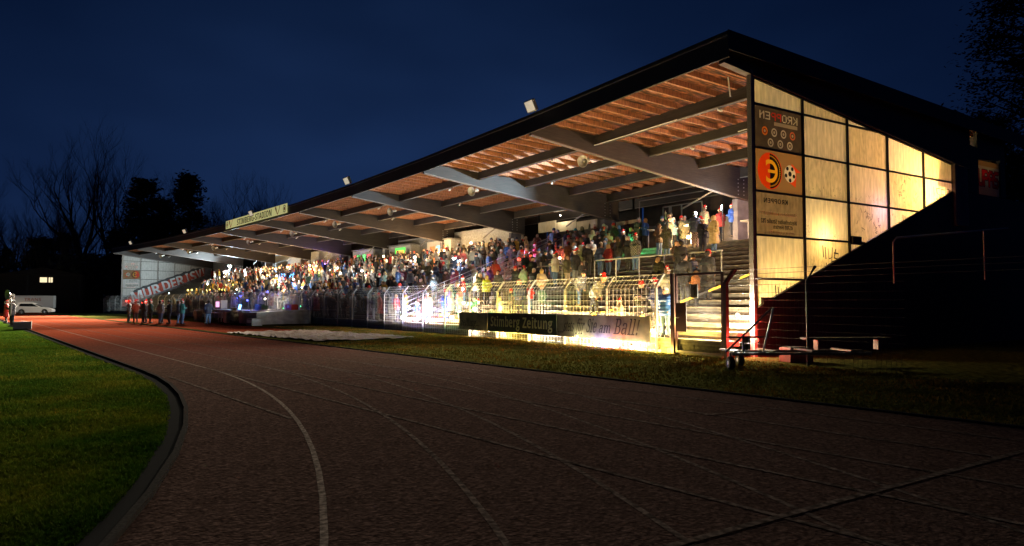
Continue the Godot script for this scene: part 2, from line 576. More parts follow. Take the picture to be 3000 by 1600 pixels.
func setup_view() -> void:
	var cam := Camera3D.new()
	cam.name = "camera"
	cam.position = Vector3(0, 1.65, 0)
	cam.rotation.x = 0.0433
	cam.fov = 44.48
	cam.near = 0.1
	cam.far = 900.0
	add_child(cam)
	var sky := ProceduralSkyMaterial.new()
	sky.sky_top_color = Color8(1, 7, 27)
	sky.sky_horizon_color = Color8(9, 22, 50)
	sky.sky_curve = 0.15
	sky.ground_bottom_color = Color8(3, 3, 5)
	sky.ground_horizon_color = Color8(14, 17, 28)
	sky.sky_cover = night_clouds()
	sky.sky_cover_modulate = Color(1, 1, 1, 1)
	var s := Sky.new()
	s.sky_material = sky
	var env := Environment.new()
	env.background_mode = Environment.BG_SKY
	env.sky = s
	env.tonemap_mode = Environment.TONE_MAPPER_LINEAR
	env.tonemap_exposure = 1.3
	env.sdfgi_enabled = true
	env.ssao_enabled = true
	env.ssil_enabled = true
	var w := WorldEnvironment.new()
	w.name = "surroundings"
	w.environment = env
	add_child(w)


const GLOW := Vector3(-0.13, 0, -0.9915)

func night_clouds() -> ImageTexture:      # faint thin cloud over the dusk
	var f := FastNoiseLite.new()
	f.seed = 21
	f.frequency = 1.0
	f.fractal_octaves = 4
	var im := Image.create(512, 256, false, Image.FORMAT_RGBA8)
	for y in 256:
		var el := PI / 2 - PI * (y + 0.5) / 256.0
		for x in 512:
			var az := TAU * x / 512.0
			var p := Vector3(cos(el) * cos(az), sin(el) * 3.0, cos(el) * sin(az)) * 2.2
			var q := clampf(f.get_noise_3dv(p) * 1.3 + 0.35, 0.0, 1.0)
			# sky brightness added behind the stand, standing in for lens vignetting
			var v := Vector3(sin(az), 0, -cos(az))
			var g := exp(-pow(acos(clampf(v.dot(GLOW), -1.0, 1.0)) / 0.55, 2.0)) * exp(-pow(maxf(el, 0.0) / 0.42, 2.0))
			im.set_pixel(x, y, Color(0.085, 0.15, 0.27, clampf(g * (0.75 + 0.25 * q) + q * 0.06, 0, 1)))
	return ImageTexture.create_from_image(im)


# ---- ground -------------------------------------------------------------------------------------------------------
const BU := 17.5           # where the straight ends and the bend begins
const BW := -26.65         # the bend's centre lies this far across

func bend(phi: float, r: float, y: float) -> Vector3:
	return TR(BU - r * sin(phi), BW + r * cos(phi), y)


func sheet(mb: MB, a: Vector3, b: Vector3, c: Vector3, d: Vector3) -> void:
	mb.quad(a, b, c, d, Vector3.UP)


func build_ground() -> void:
	var mb := MB.new()
	for i in 12:
		for j in 12:
			var x := -420.0 + 70.0 * i; var z := -520.0 + 60.0 * j
			sheet(mb, Vector3(x, 0, z), Vector3(x + 70, 0, z), Vector3(x + 70, 0, z + 60), Vector3(x, 0, z + 60))
	structure("ground", mb.mesh(), M.soil)
	mb = MB.new()                                   # the strip between track and fence
	for i in 30:
		var u := -20.0 + 4.0 * i
		sheet(mb, TR(u, 10.6, 0.004), TR(u + 4, 10.6, 0.004), TR(u + 4, 27, 0.004), TR(u, 27, 0.004))
	structure("grass_verge", mb.mesh(), M.turf_verge)
	mb = MB.new()                                   # the pitch, inside the kerb
	for i in 26:
		var u := BU + 5.0 * i
		sheet(mb, TR(u, -70, 0.012), TR(u + 5, -70, 0.012), TR(u + 5, 3.3, 0.012), TR(u, 3.3, 0.012))
	for i in 40:
		var p0 := PI / 2 * 1.3 * i / 40; var p1 := PI / 2 * 1.3 * (i + 1) / 40
		mb.tri(bend(0, 0, 0.012), bend(p0, 29.95, 0.012), bend(p1, 29.95, 0.012), Vector3.UP, Vector3.UP, Vector3.UP)
	sheet(mb, TR(BU, BW, 0.012), TR(BU, -70, 0.012), TR(BU - 60, -70, 0.012), TR(BU - 60, BW, 0.012))
	structure("pitch", mb.mesh(), M.turf)
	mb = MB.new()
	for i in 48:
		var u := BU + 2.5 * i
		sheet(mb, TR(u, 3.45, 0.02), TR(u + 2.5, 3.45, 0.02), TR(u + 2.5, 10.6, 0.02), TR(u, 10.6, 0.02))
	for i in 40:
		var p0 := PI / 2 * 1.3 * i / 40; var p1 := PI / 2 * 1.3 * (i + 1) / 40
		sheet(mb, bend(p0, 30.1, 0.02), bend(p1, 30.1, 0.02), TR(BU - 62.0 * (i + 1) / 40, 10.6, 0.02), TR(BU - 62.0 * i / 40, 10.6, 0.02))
	mb.c.resize(mb.v.size())                        # red far off, grey brown near, where grey sheen is put into the colour
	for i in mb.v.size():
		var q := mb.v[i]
		var near_sheen := smoothstep(42.0, 14.0, -q.x * 0.64279 - q.z * 0.76604)
		mb.c[i] = Color(0.27, 0.06, 0.034).lerp(Color(0.135, 0.088, 0.075), near_sheen)
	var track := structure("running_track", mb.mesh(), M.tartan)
	mb = MB.new()                                   # worn rubber runway of the long jump
	sheet(mb, TR(36.5, 11.2, 0.018), TR(74, 11.2, 0.018), TR(74, 15.4, 0.018), TR(36.5, 15.4, 0.018))
	mb.c.resize(mb.v.size())
	mb.c.fill(Color(0.27, 0.06, 0.034))
	structure("runway_path", mb.mesh(), M.tartan)
	mb = MB.new()
	mb.colored = false
	var f := FastNoiseLite.new()
	f.seed = 5
	f.frequency = 0.9
	for i in 44:
		for j in 22:
			var q := []
			for e in [[0, 0], [1, 0], [1, 1], [0, 1]]:
				var u: float = 26.2 + 10.3 * (i + e[0]) / 44.0; var w: float = 11.1 + 4.6 * (j + e[1]) / 22.0
				w += (36.5 - u) * 0.05
				q.append(TR(u, w, 0.03 + 0.2 * absf(f.get_noise_2d(u * 2.6, w * 4.0))))
			sheet(mb, q[0], q[1], q[2], q[3])
	structure("sand_pit_ground", mb.mesh(), M.sand)
	# kerb and gutter round the pitch
	mb = MB.new()
	var kb := MB.new()
	for i in 60:
		var a := []
		for e in [i, i + 1]:
			var pts := []
			for r in [29.9, 30.1, 30.1, 30.16]:
				if e < 24:
					pts.append(TR(BU + 100.0 * pow(1.0 - e / 24.0, 2.0), BW + r, 0))
				else:
					pts.append(bend(PI / 2 * 1.25 * (e - 24) / 36.0, r, 0))
			a.append(pts)
		var up := Vector3(0, 0.026, 0)
		sheet(mb, a[0][0] + up, a[1][0] + up, a[1][2] + up, a[0][2] + up)
		kb.hexa([a[0][1], a[1][1], a[1][3], a[0][3], a[0][1] + up * 2.6, a[1][1] + up * 2.6, a[1][3] + up * 2.6, a[0][3] + up * 2.6])
	structure("gutter", mb.mesh(), M.gutter)
	single("track_kerb", kb.mesh(), M.kerb, "low dark rail along the inner edge of the running track", "kerb")
	mb = MB.new()
	for i in 30:
		var u := -22.0 + 3.2 * i
		mb.hexa([TR(u, 10.6, 0), TR(u + 3.2, 10.6, 0), TR(u + 3.2, 10.68, 0), TR(u, 10.68, 0), TR(u, 10.6, 0.05), TR(u + 3.2, 10.6, 0.05), TR(u + 3.2, 10.68, 0.05), TR(u, 10.68, 0.05)])
	single("edging_kerb", mb.mesh(), M.gutter, "dark edging strip between the running track and the grass by the fence", "kerb")
	# painted lines
	var lanes := [3.68, 4.86, 6.05, 7.25, 8.45, 9.65, 10.5]
	for k in lanes.size():
		var w: float = lanes[k]
		mb = MB.new()
		var u0: float = BU if k > 0 else 200.0
		if k > 0:
			sheet(mb, TR(u0, w - 0.022, 0.024), TR(120, w - 0.022, 0.024), TR(120, w + 0.022, 0.024), TR(u0, w + 0.022, 0.024))
			var r: float = w - BW
			if k < 6:
				for i in 36:
					var p0 := 1.1 * i / 36; var p1 := 1.1 * (i + 1) / 36
					sheet(mb, bend(p0, r - 0.028, 0.024), bend(p1, r - 0.028, 0.024), bend(p1, r + 0.028, 0.024), bend(p0, r + 0.028, 0.024))
			part("lane_line", mb.mesh(), M.line if k < 2 else M.line_worn, track)
		if k < 6:                                    # the sprint lanes run on straight
			mb = MB.new()
			var far: float = 9.2 if k == 0 else 4.0 - 2.5 * k
			sheet(mb, TR(far, w - 0.03, 0.027), TR(16.0 if k == 0 else BU, w - 0.03, 0.027), TR(16.0 if k == 0 else BU, w + 0.03, 0.027), TR(far, w + 0.03, 0.027))
			part("lane_line", mb.mesh(), M.line_worn, track)
	for q in [[28.2, 3.8, 10.4], [22.9, 3.8, 10.4], [12.9, 3.6, 8.4], [45.0, 3.8, 10.4]]:
		mb = MB.new()
		sheet(mb, TR(q[0], q[1], 0.031), TR(q[0] + 0.05, q[1], 0.031), TR(q[0] + 0.05, q[2], 0.031), TR(q[0], q[2], 0.031))
		part("cross_line", mb.mesh(), M.line_worn, track)
	mb = MB.new()
	sheet(mb, TR(2.9, 2.6, 0.031), TR(2.97, 2.6, 0.031), TR(1.9, 10.3, 0.031), TR(1.83, 10.3, 0.031))
	part("cross_line", mb.mesh(), M.line_worn, track)
	for e in [[5.6, 8.3, 5.3, 9.4]]:
		mb = MB.new()
		sheet(mb, TR(e[0], e[1], 0.035), TR(e[0] + 0.05, e[1], 0.035), TR(e[2] + 0.05, e[3], 0.035), TR(e[2], e[3], 0.035))
		part("cross_line", mb.mesh(), M.line_worn, track)
	grass()


func tuft() -> ArrayMesh:
	var mb := MB.new()
	var g := RandomNumberGenerator.new()
	g.seed = 3
	for i in 7:
		var a := TAU * g.randf()
		var o := Vector3(g.randf_range(-0.03, 0.03), 0, g.randf_range(-0.03, 0.03))
		var side := Vector3(cos(a), 0, sin(a)) * 0.004
		var lean := Vector3(-sin(a), 0, cos(a)) * g.randf_range(-0.03, 0.03) + Vector3(cos(a), 0, sin(a)) * g.randf_range(-0.02, 0.02)
		var h := g.randf_range(0.025, 0.06)
		var mid := o + lean * 0.4 + Vector3(0, h * 0.6, 0)
		mb.quad(o - side, o + side, mid + side * 0.8, mid - side * 0.8, Vector3(-sin(a), 0.5, cos(a)))
		mb.tri(mid - side * 0.8, mid + side * 0.8, o + lean + Vector3(0, h, 0), Vector3(-sin(a), 0.5, cos(a)).normalized(), Vector3(-sin(a), 0.5, cos(a)).normalized(), Vector3(-sin(a), 0.5, cos(a)).normalized())
	return mb.mesh()


func grass() -> void:
	var m := tuft()
	var patch := FastNoiseLite.new()
	patch.seed = 8
	patch.frequency = 0.5
	for area in 2:
		var at := []
		var tries := 0
		while at.size() < (46000 if area == 0 else 30000) and tries < 400000:
			tries += 1
			var u: float; var w: float
			if area == 0:
				var dist := 5.0 * pow(9.0, rng.randf())
				var a := rng.randf_range(-0.72, 0.0)
				var q := Vector3(sin(a) * dist, 0, -cos(a) * dist)
				u = -q.x * 0.64279 - q.z * 0.76604
				w = q.x * 0.76604 - q.z * 0.64279
				if u > BU and w > 3.25 or u <= BU and Vector2(u - BU, w - BW).length() > 29.92:
					continue
			else:
				u = rng.randf_range(-6, 44)
				w = 10.72 + 9.0 * rng.randf()
				if u > 25.5 and w < 16.2:
					continue
				var q := TR(u, w, 0)
				var c := q - S3(0, 0, 0)
				var e := SF(clampf(u - 10, 0, 60), FD, 0)
				if (e.affine_inverse() * q).z < 0.12:
					continue
			var p := TR(u, w, 0.01)
			var b := Basis(Vector3.UP, rng.randf() * TAU).scaled(Vector3.ONE * rng.randf_range(0.6, 1.25) * (0.8 + 0.5 * patch.get_noise_2d(u, w)))
			at.append(Transform3D(b, p))
		var mm := MultiMesh.new()
		mm.transform_format = MultiMesh.TRANSFORM_3D
		mm.use_colors = true
		mm.mesh = m
		mm.instance_count = at.size()
		for i in at.size():
			mm.set_instance_transform(i, at[i])
			var g := rng.randf_range(0.6, 1.25)
			var dry := clampf(0.5 + patch.get_noise_2d(at[i].origin.x * 0.9 + 40.0, at[i].origin.z * 0.9), 0.0, 1.0)
			g *= 0.75 + 0.5 * dry
			var y := rng.randf_range(0.8, 1.1) * (0.75 + 0.7 * dry) * (1.0 if area == 0 else 1.4)
			mm.set_instance_color(i, Color(g * y, g * (1.0 if area == 0 else 0.72), g * 0.9))
		var o := MultiMeshInstance3D.new()
		o.name = numbered("grass")
		o.multimesh = mm
		o.material_override = M.blade
		add_child(o, true)
		tag(o, ["short green grass growing over the football pitch", "short olive grass on the verge between track and fence"][area], "grass", "", "stuff")


# ---- the stand ----------------------------------------------------------------------------------------------------
func step_h(k: int) -> float:
	return 0.49 + 0.245 * k


func step_d(k: int) -> float:
	return -1.25 + 0.635 * k


func build_stand() -> void:
	var g := thing("grandstand", "long curved timber roofed grandstand with concrete terraces facing the running track", "grandstand")
	for b in 10:
		var s0 := BAY * b; var s1 := BAY * (b + 1)
		if b == 0:
			s0 = 0.12
		for k in 18:
			var mb := MB.new()
			var d := step_d(k); var h := step_h(k)
			SH(mb, s0, s1, d, d + 0.72, h - 0.155, h - 0.155, h, h)
			part("step", mb.mesh(), M.concrete, g)
			mb = MB.new()
			SH(mb, s0, s1, d + 0.1, d + 0.2, (h - 0.245) if k > 0 else 0.0, (h - 0.245) if k > 0 else 0.0, h - 0.156, h - 0.156)
			part("riser", mb.mesh(), M.riser, g)
		var mb := MB.new()
		SH(mb, s0, s1, step_d(17) + 0.72, 17.0, 4.45, 4.45, 4.68, 4.68)
		part("platform", mb.mesh(), M.concrete, g)
		# plinth stones below the lowest step
		var n := 13 if b < 3 else 6
		for row in 2:
			for i in n:
				var a := lerpf(s0, s1, float(i) / n) + 0.01 + (0.36 * row if i > 0 else 0.0); var c := lerpf(s0, s1, float(i + 1) / n) - 0.01 + (0.36 * row if i < n - 1 else 0.0)
				mb = MB.new()
				SH(mb, a, c, -1.235, -1.16, 0.01 + 0.185 * row, 0.01 + 0.185 * row, 0.18 + 0.185 * row, 0.18 + 0.185 * row)
				part("stone", mb.mesh(), M.plinth, g)
		# roof
		var e0 := -0.33 if b == 0 else s0; var e1 := s1 + (0.33 if b == 9 else 0.0)
		mb = MB.new()
		mb.mapped = true
		SH(mb, e0, e1, -1.3, 17.6, 9.44, 8.79, 9.47, 8.82)
		part("roof_lining", mb.mesh(), M.deck, g)
		mb = MB.new()
		SH(mb, e0, e1, -1.3, 17.6, 9.474, 8.824, 9.52, 8.87)
		part("roof_sheet", mb.mesh(), M.roofing, g)
		mb = MB.new()
		SH(mb, e0, e1, -1.37, -1.302, 8.79, 8.79, 9.45, 9.45)
		part("fascia", mb.mesh(), M.fascia, g)
		mb = MB.new()
		SH(mb, e0, e1, -1.4, -1.302, 9.452, 9.452, 9.56, 9.56)
		SH(mb, e0, e1, -1.41, -1.4, 9.44, 9.44, 9.47, 9.47)
		part("roof_edge", mb.mesh(), M.roofing, g)
		mb = MB.new()
		SH(mb, e0, e1, -1.385, -1.372, 9.41, 9.41, 9.435, 9.435)
		part("drip_trim", mb.mesh(), M.trim, g)
		for j in 11:
			var s := lerpf(BAY * b, BAY * (b + 1), (j + 0.5) / 11.0)
			mb = MB.new()
			SH(mb, s - 0.045, s + 0.045, -1.29, 17.4, 9.245, 8.6, 9.438, 8.79)
			part("joist", mb.mesh(), M.joist, g)
		for q in [[2.25, 8.7], [5.65, 8.6], [9.1, 8.4], [12.3, 8.25], [14.9, 8.05]]:
			mb = MB.new()
			var t: float = 9.27 - 0.0341 * (q[0] + 1.3)
			SH(mb, BAY * b + 0.1, BAY * (b + 1) - 0.1, q[0] - 0.09, q[0] + 0.09, q[1], q[1], t, t)
			part("purlin", mb.mesh(), M.purlin, g)
			mb = MB.new()
			SH(mb, BAY * b + 0.1, BAY * (b + 1) - 0.1, q[0] - 0.11, q[0] - 0.093, q[1] - 0.015, q[1] - 0.015, q[1] + 0.03, q[1] + 0.03)
			part("cable_strip", mb.mesh(), M.post, g)
	for s in [-0.37, LEN + 0.34]:
		var mb := MB.new()
		SH(mb, s, s + 0.03, -1.4, 17.6, 9.0, 8.4, 9.58, 8.93)
		part("verge_board", mb.mesh(), M.fascia, g)
	for b in 11:
		var s := BAY * b
		var mb := MB.new()
		SH(mb, s - 0.1, s + 0.1, -1.29, 13.3, 8.74, 7.06, 9.27, 8.76)
		part("main_beam", mb.mesh(), M.beam, g)
		mb = MB.new()
		SH(mb, s - 0.115, s + 0.115, -1.29, 13.3, 8.7, 7.02, 8.74, 7.06)
		part("beam_flange", mb.mesh(), M.flange, g)
		mb = MB.new()
		SH(mb, s - 0.16, s + 0.16, 11.9, 12.9, 4.68, 4.68, 7.1, 7.02)
		part("column", mb.mesh(), M.parapet, g)
		if b > 0 and b < 5:
			for i in 10:
				mb = MB.new()
				var p := S3(s - 0.1, 12.05 + 0.45 * (i % 2), 7.35 + 0.2 * (i / 2))
				var o := WF(s).basis.z
				mb.tube([p - o * 0.01, p + o * 0.03], [0.035, 0.03], 8)
				part("bolt", mb.mesh(), M.trim, g)
		if b > 0:
			for q in [[1.5, 9.3, 8.3]]:
				mb = MB.new()
				mb.bar(S3(s + 0.4, 11.2, 7.75), S3(s + 3.6, 11.9, 7.0), 0.05)
				mb.bar(S3(s + 0.4, 11.2, 7.75), S3(s + 0.4, 11.2, 8.4), 0.05)
				part("rain_pipe", mb.mesh(), M.post, g)
	# hanging rods in the first bay
	for q in [[1.7, 1.0, 9.2, 8.55], [1.1, 3.4, 9.1, 8.3], [0.9, 6.6, 9.0, 8.1], [0.6, 9.7, 8.8, 7.9]]:
		var mb := MB.new()
		mb.bar(S3(q[0], q[1], q[2]), S3(q[0], q[1] + 0.1, q[3]), 0.022)
		part("hanger_rod", mb.mesh(), M.white, g)
	for q in [[9.8, 2.3, 5.0], [4.8, 5.7, 4.4]]:
		var mb := MB.new()
		mb.bar(S3(q[0], q[1] - 0.4, 8.62), S3(q[0] - q[2], q[1] - 0.5, 8.6), 0.018)
		part("cable", mb.mesh(), M.white, g)
	# handrails on the terrace
	for q in [[5.0, 12.9], [13.6, 14.6], [15.4, 21.0]]:
		var rail := thing("handrail", ["grey tube handrail across the terrace behind the gate", "short piece of grey tube handrail beside the tall black puffer jacket", "grey tube handrail low in front of the crowd by the fence corner"][[5.0, 13.6, 15.4].find(q[0])], "handrail", Transform3D(), "handrails on the terrace")
		var lo := 0.0 if q[0] < 15 else -0.1
		var mb := MB.new()
		mb.bar(S3(q[0], 4.5, 3.72 + lo), S3(q[1], 4.5, 3.72 + lo), 0.032, 8)
		part("rail", mb.mesh(), M.steel, rail)
		var n := int((q[1] - q[0]) / 1.9) + 1
		for i in n + 1:
			mb = MB.new()
			var s: float = lerpf(q[0] + 0.05, q[1] - 0.05, float(i) / n)
			mb.bar(S3(s, 4.5, 2.69), S3(s, 4.5, 3.7 + lo), 0.028, 8)
			part("post", mb.mesh(), M.steel, rail)
	# a flight's side fence runs up the terrace, and a second one on the far side of the stair
	for q in [[21.6, "bar"], [23.2, "rails"]]:
		var f := thing("stair_fence", "sloping grey " + ("bar fence climbing the terrace from the fence corner" if q[1] == "bar" else "rail fence climbing the far side of the terrace stair"), "fence", Transform3D(), "sloping stair fences")
		for i in 5:
			var mb := MB.new()
			var s: float = q[0]
			var d := lerpf(-1.0, 9.6, i / 4.0)
			var h := 0.59 + 0.386 * (d + 1.0)
			mb.bar(S3(s, d, h - 0.1), S3(s, d, h + 1.2), 0.035)
			part("post", mb.mesh(), M.steel, f)
		for j in ([0.15, 0.65, 1.15] if q[1] == "bar" else [0.25, 0.5, 0.75, 1.0, 1.25]):
			var mb := MB.new()
			mb.bar(S3(q[0], -1.0, 0.6 + j), S3(q[0], 9.6, 0.6 + j + 10.6 * 0.386), 0.022)
			part("rail", mb.mesh(), M.steel, f)
		if q[1] == "bar":
			var mb := MB.new()
			for i in 90:
				var d := lerpf(-0.95, 9.55, i / 89.0)
				var h := 0.6 + 0.386 * (d + 1.0)
				mb.bar(S3(q[0], d, h + 0.16), S3(q[0], d, h + 1.14), 0.009, 3)
			var o := part("bars", mb.mesh(), M.steel, f)
			o.set_meta("kind", "stuff")


# ---- the glazed end walls -----------------------------------------------------------------------------------------
const WCOL := 2.443
const ROWS := [9.2, 7.72, 6.38, 5.04, 3.69, 2.35, 1.0, 0.0]

func text(called: String, words: String, m: Material, parent: Node, at: Transform3D, width: float, height: float, bold := true, font := "Droid Sans", lean := 0.0) -> MeshInstance3D:
	var t := TextMesh.new()
	var f := SystemFont.new()
	f.font_names = [font]
	f.font_weight = 700 if bold else 400
	t.font = f
	t.text = words
	t.font_size = 48
	t.pixel_size = 0.01
	t.depth = 0.02
	t.curve_step = 2.0
	var box := t.get_aabb()
	var sx := width / maxf(box.size.x, 0.01); var sy := height / maxf(box.size.y, 0.01)
	var c := box.get_center()
	var b := Basis(Vector3(sx, 0, 0), Vector3(lean * sy, sy, 0), Vector3(0, 0, 0.15))
	var o := part(called, t, m, parent, at * Transform3D(b, -(b * c)))
	return o


func wall_poly() -> PackedVector2Array:
	return PackedVector2Array([Vector2(0.06, 0.0), Vector2(13.12, 0.0), Vector2(13.12, 7.02), Vector2(0.06, 8.58)])


func cut(a: PackedVector2Array, b: PackedVector2Array) -> PackedVector2Array:
	var r := Geometry2D.intersect_polygons(a, b)
	return r[0] if r.size() else PackedVector2Array()


func rect(x0: float, y0: float, x1: float, y1: float) -> PackedVector2Array:
	return PackedVector2Array([Vector2(x0, y0), Vector2(x1, y0), Vector2(x1, y1), Vector2(x0, y1)])


func stroke(mb: MB, at: Transform3D, pts: Array, w: float, z := 0.0) -> void:
	for i in pts.size() - 1:
		var a: Vector2 = pts[i]; var b: Vector2 = pts[i + 1]
		var o := Vector2(-(b - a).y, (b - a).x).normalized() * w * (0.7 + 0.3 * sin(i * 1.7 + a.x * 9.0))
		var e := (b - a).normalized() * w * 0.5
		mb.quad(at * Vector3(a.x - o.x - e.x, a.y - o.y - e.y, z), at * Vector3(a.x + o.x - e.x, a.y + o.y - e.y, z), at * Vector3(b.x + o.x + e.x, b.y + o.y + e.y, z), at * Vector3(b.x - o.x + e.x, b.y - o.y + e.y, z), at.basis.z)


func disc(at: Transform3D, center: Vector2, r: float, z0: float, z1: float, seg := 24, a0 := 0.0, a1 := TAU, inner := 0.0) -> ArrayMesh:
	var p := PackedVector2Array()
	for i in seg + 1:
		if a1 - a0 < TAU - 0.01 or i < seg:
			var a := lerpf(a0, a1, float(i) / seg)
			p.push_back(center + Vector2(cos(a), sin(a)) * r)
	if inner > 0.0:
		for i in seg + 1:
			var a := lerpf(a1, a0, float(i) / seg)
			p.push_back(center + Vector2(cos(a), sin(a)) * inner)
	var mb := MB.new()
	mb.prism(at, p, z0, z1)
	return mb.mesh()


func build_end_walls() -> void:
	for side in 2:
		var at := WF(-0.02 if side == 0 else LEN + 0.02)
		var w := thing("glazed_end_wall", ["glowing end wall of frosted panes nearest the camera with graffiti and club prints", "far end wall of grey panes painted with a red and black slogan mural"][side], "wall", at, "end walls of the grandstand")
		var inv := Transform3D()
		var sill := PackedVector2Array([Vector2(-0.1, 1.44), Vector2(12.0, 6.08), Vector2(13.3, 6.1), Vector2(13.3, 12), Vector2(-0.1, 12)])
		var whole := cut(wall_poly(), sill) if side == 0 else wall_poly()
		for i in 6:
			var x0 := 0.06 + WCOL * i + 0.05; var x1 := minf(WCOL * (i + 1), 13.1) - 0.02
			for j in 7:
				var cell := cut(rect(x0, ROWS[j + 1] + 0.03, x1, ROWS[j] - 0.03), whole)
				if cell.size() < 3:
					continue
				var m: Material = M.panes[(i * 3 + j * 5) % 4]
				if side == 1:
					m = M.pane_far
				if i == 0 and j in [1, 2, 3]:
					m = [M.pane_dark, M.pane_tan, M.pane_tan][j - 1] if side == 0 else M.pane_far
				var mb := MB.new()
				mb.mapped = i == 0 and j in [1, 2]
				mb.leaf(inv, cell, Vector2(0.11, ROWS[j] - 0.03), Vector2(x1 - 0.11, ROWS[j] - ROWS[j + 1] - 0.06))
				if i == 0 and j == 1 and side == 0:
					m = M.crest_pane
				if i == 0 and j == 2:
					m = M.club_pane if side == 0 else M.club_pane_far
				var p := part("pane", mb.mesh(), m, w)
				if i == 0 and j == 1 and side == 1:
					sponsor_print(p, side)
				if i == 0 and j == 3:
					address_print(p, side)
				if side == 0:
					graffiti(p, i, j)
		# frame
		for i in 7:
			var x := WCOL * i if i < 6 else 13.1
			var top := 8.58 - 0.1194 * x
			var bottom := (1.42 + 0.386 * x if i < 5 else 6.0) if side == 0 else 0.0
			var mb := MB.new()
			var th := 0.045 if i > 0 else 0.06
			mb.slab(Vector3(x + (0.02 if i == 0 else 0.0), (top + bottom) / 2, 0.0), Vector3(th * 2, top - bottom + 0.1, 0.11))
			part("mullion", mb.mesh(), M.frame if side == 0 else M.post, w)
		for j in range(1, 7):
			var y: float = ROWS[j]
			var x1 := minf(13.1, (8.6 - y) / 0.1194)
			if side == 0 and y < 6.0:
				x1 = minf(x1, (y - 1.44) / 0.3867)
			if x1 < 0.3:
				continue
			var mb := MB.new()
			mb.slab(Vector3(x1 / 2 + 0.05, y, 0.002), Vector3(x1 - 0.1, 0.062 if side == 0 else 0.03, 0.085))
			part("transom", mb.mesh(), M.frame, w)
		var mb := MB.new()
		mb.hexa([Vector3(0, 8.5, -0.05), Vector3(13.1, 6.94, -0.05), Vector3(13.1, 6.94, 0.05), Vector3(0, 8.5, 0.05), Vector3(0, 8.56, -0.05), Vector3(13.1, 7.0, -0.05), Vector3(13.1, 7.0, 0.05), Vector3(0, 8.56, 0.05)])
		part("head_rail", mb.mesh(), M.frame, w)
		mb = MB.new()
		mb.slab(Vector3(-0.07, 4.35, 0.01), Vector3(0.12, 8.7, 0.16))
		part("corner_post", mb.mesh(), M.post, w)
		if side == 0:
			mb = MB.new()
			mb.prism(inv, PackedVector2Array([Vector2(-0.05, 0), Vector2(14.0, 0), Vector2(14.0, 6.1), Vector2(12.0, 6.08), Vector2(-0.05, 1.44)]), -0.1, 0.06)
			mb.prism(inv, PackedVector2Array([Vector2(13.15, 6.11), Vector2(14.0, 6.11), Vector2(14.0, 8.0), Vector2(13.15, 8.1)]), -0.1, 0.06)
			mb.prism(inv, PackedVector2Array([Vector2(14.0, 0), Vector2(21.0, 0), Vector2(21.0, 6.05), Vector2(14.0, 6.1)]), -0.1, 0.05)
			mb.prism(inv, PackedVector2Array([Vector2(15.95, 6.11), Vector2(16.4, 6.11), Vector2(16.4, 8.6), Vector2(15.95, 8.6)]), -0.1, 0.05)
			mb.prism(inv, PackedVector2Array([Vector2(14.0, 7.55), Vector2(15.94, 7.7), Vector2(15.94, 8.7), Vector2(14.0, 8.7)]), -0.1, 0.05)
			part("lower_wall", mb.mesh(), M.fascia, w)
			mb = MB.new()
			mb.mapped = true
			mb.leaf(inv, rect(14.02, 6.12, 15.93, 7.55), Vector2(14.02, 7.55), Vector2(1.91, 1.43))
			part("rear_pane", mb.mesh(), M.tag_pane, w)
			mb = MB.new()
			mb.slab(Vector3(0.5, 1.68, 0.07), Vector3(0.5, 0.22, 0.1))
			mb.slab(Vector3(WCOL * 2 + 0.32, 3.75, 0.07), Vector3(0.5, 0.28, 0.1))
			part("cable_box", mb.mesh(), M.frame, w)
		else:
			mural(w)


func sponsor_print(p: Node, side: int) -> void:
	var at := Transform3D(Basis(Vector3.LEFT, Vector3.UP, Vector3.FORWARD), Vector3(1.3, 7.3, 0.012))
	if side == 1:
		at = Transform3D(Basis(), Vector3(1.2, 7.3, 0.012))
	text("lettering", "KRO", M.print_grey, p, at * Transform3D(Basis(), Vector3(-0.48, 0, 0)), 0.85, 0.24)
	text("lettering", "PP", M.print_orange, p, at * Transform3D(Basis(), Vector3(0.2, 0, 0)), 0.46, 0.24)
	text("lettering", "EN", M.print_grey, p, at * Transform3D(Basis(), Vector3(0.72, 0, 0)), 0.5, 0.24)
	text("lettering", "MEISTERBETRIEB", M.print_grey, p, at * Transform3D(Basis(), Vector3(-0.3, -0.26, 0)), 1.2, 0.14)
	for i in 7:
		var c := Vector2(0.55 + 0.46 * i, 6.86) if i < 4 else Vector2(0.78 + 0.47 * (i - 4), 6.56)
		part("crest", disc(Transform3D(), c, 0.14, 0.008, 0.012, 14, 0, TAU), M.print_orange if i in [0, 3] else M.print_grey, p)
		part("crest_core", disc(Transform3D(), c, 0.08, 0.013, 0.016, 12, 0, TAU), M.pane_dark, p)
		if i > 0:
			var mb := MB.new()
			mb.prism(Transform3D(), rect(c.x - 0.15, c.y - 0.2, c.x + 0.15, c.y - 0.15), 0.008, 0.012)
			part("crest_caption", mb.mesh(), M.print_grey, p)


func address_print(p: Node, side: int) -> void:
	var turn := Basis(Vector3.LEFT, Vector3.UP, Vector3.FORWARD) if side == 0 else Basis()
	var o := 1.0 if side == 0 else -1.0
	var q := [["KROPPEN", 0.42, 4.78, 1.15, 0.15, M.ink], ["7 Autohaus am Ring 11", 0.14, 4.38, 1.75, 0.13, M.print_orange], ["Westerholter Straße 782", 0.12, 4.15, 1.75, 0.15, M.ink], ["45701 Herten", -0.25, 3.98, 0.95, 0.13, M.ink], ["www.kroppen.de", -0.15, 3.8, 1.2, 0.12, M.print_orange]]
	for e in q:
		text("lettering", e[0], e[5], p, Transform3D(turn, Vector3(1.27 - o * e[1] * 0.5 + 0.0, e[2], 0.012)), e[3], e[4])


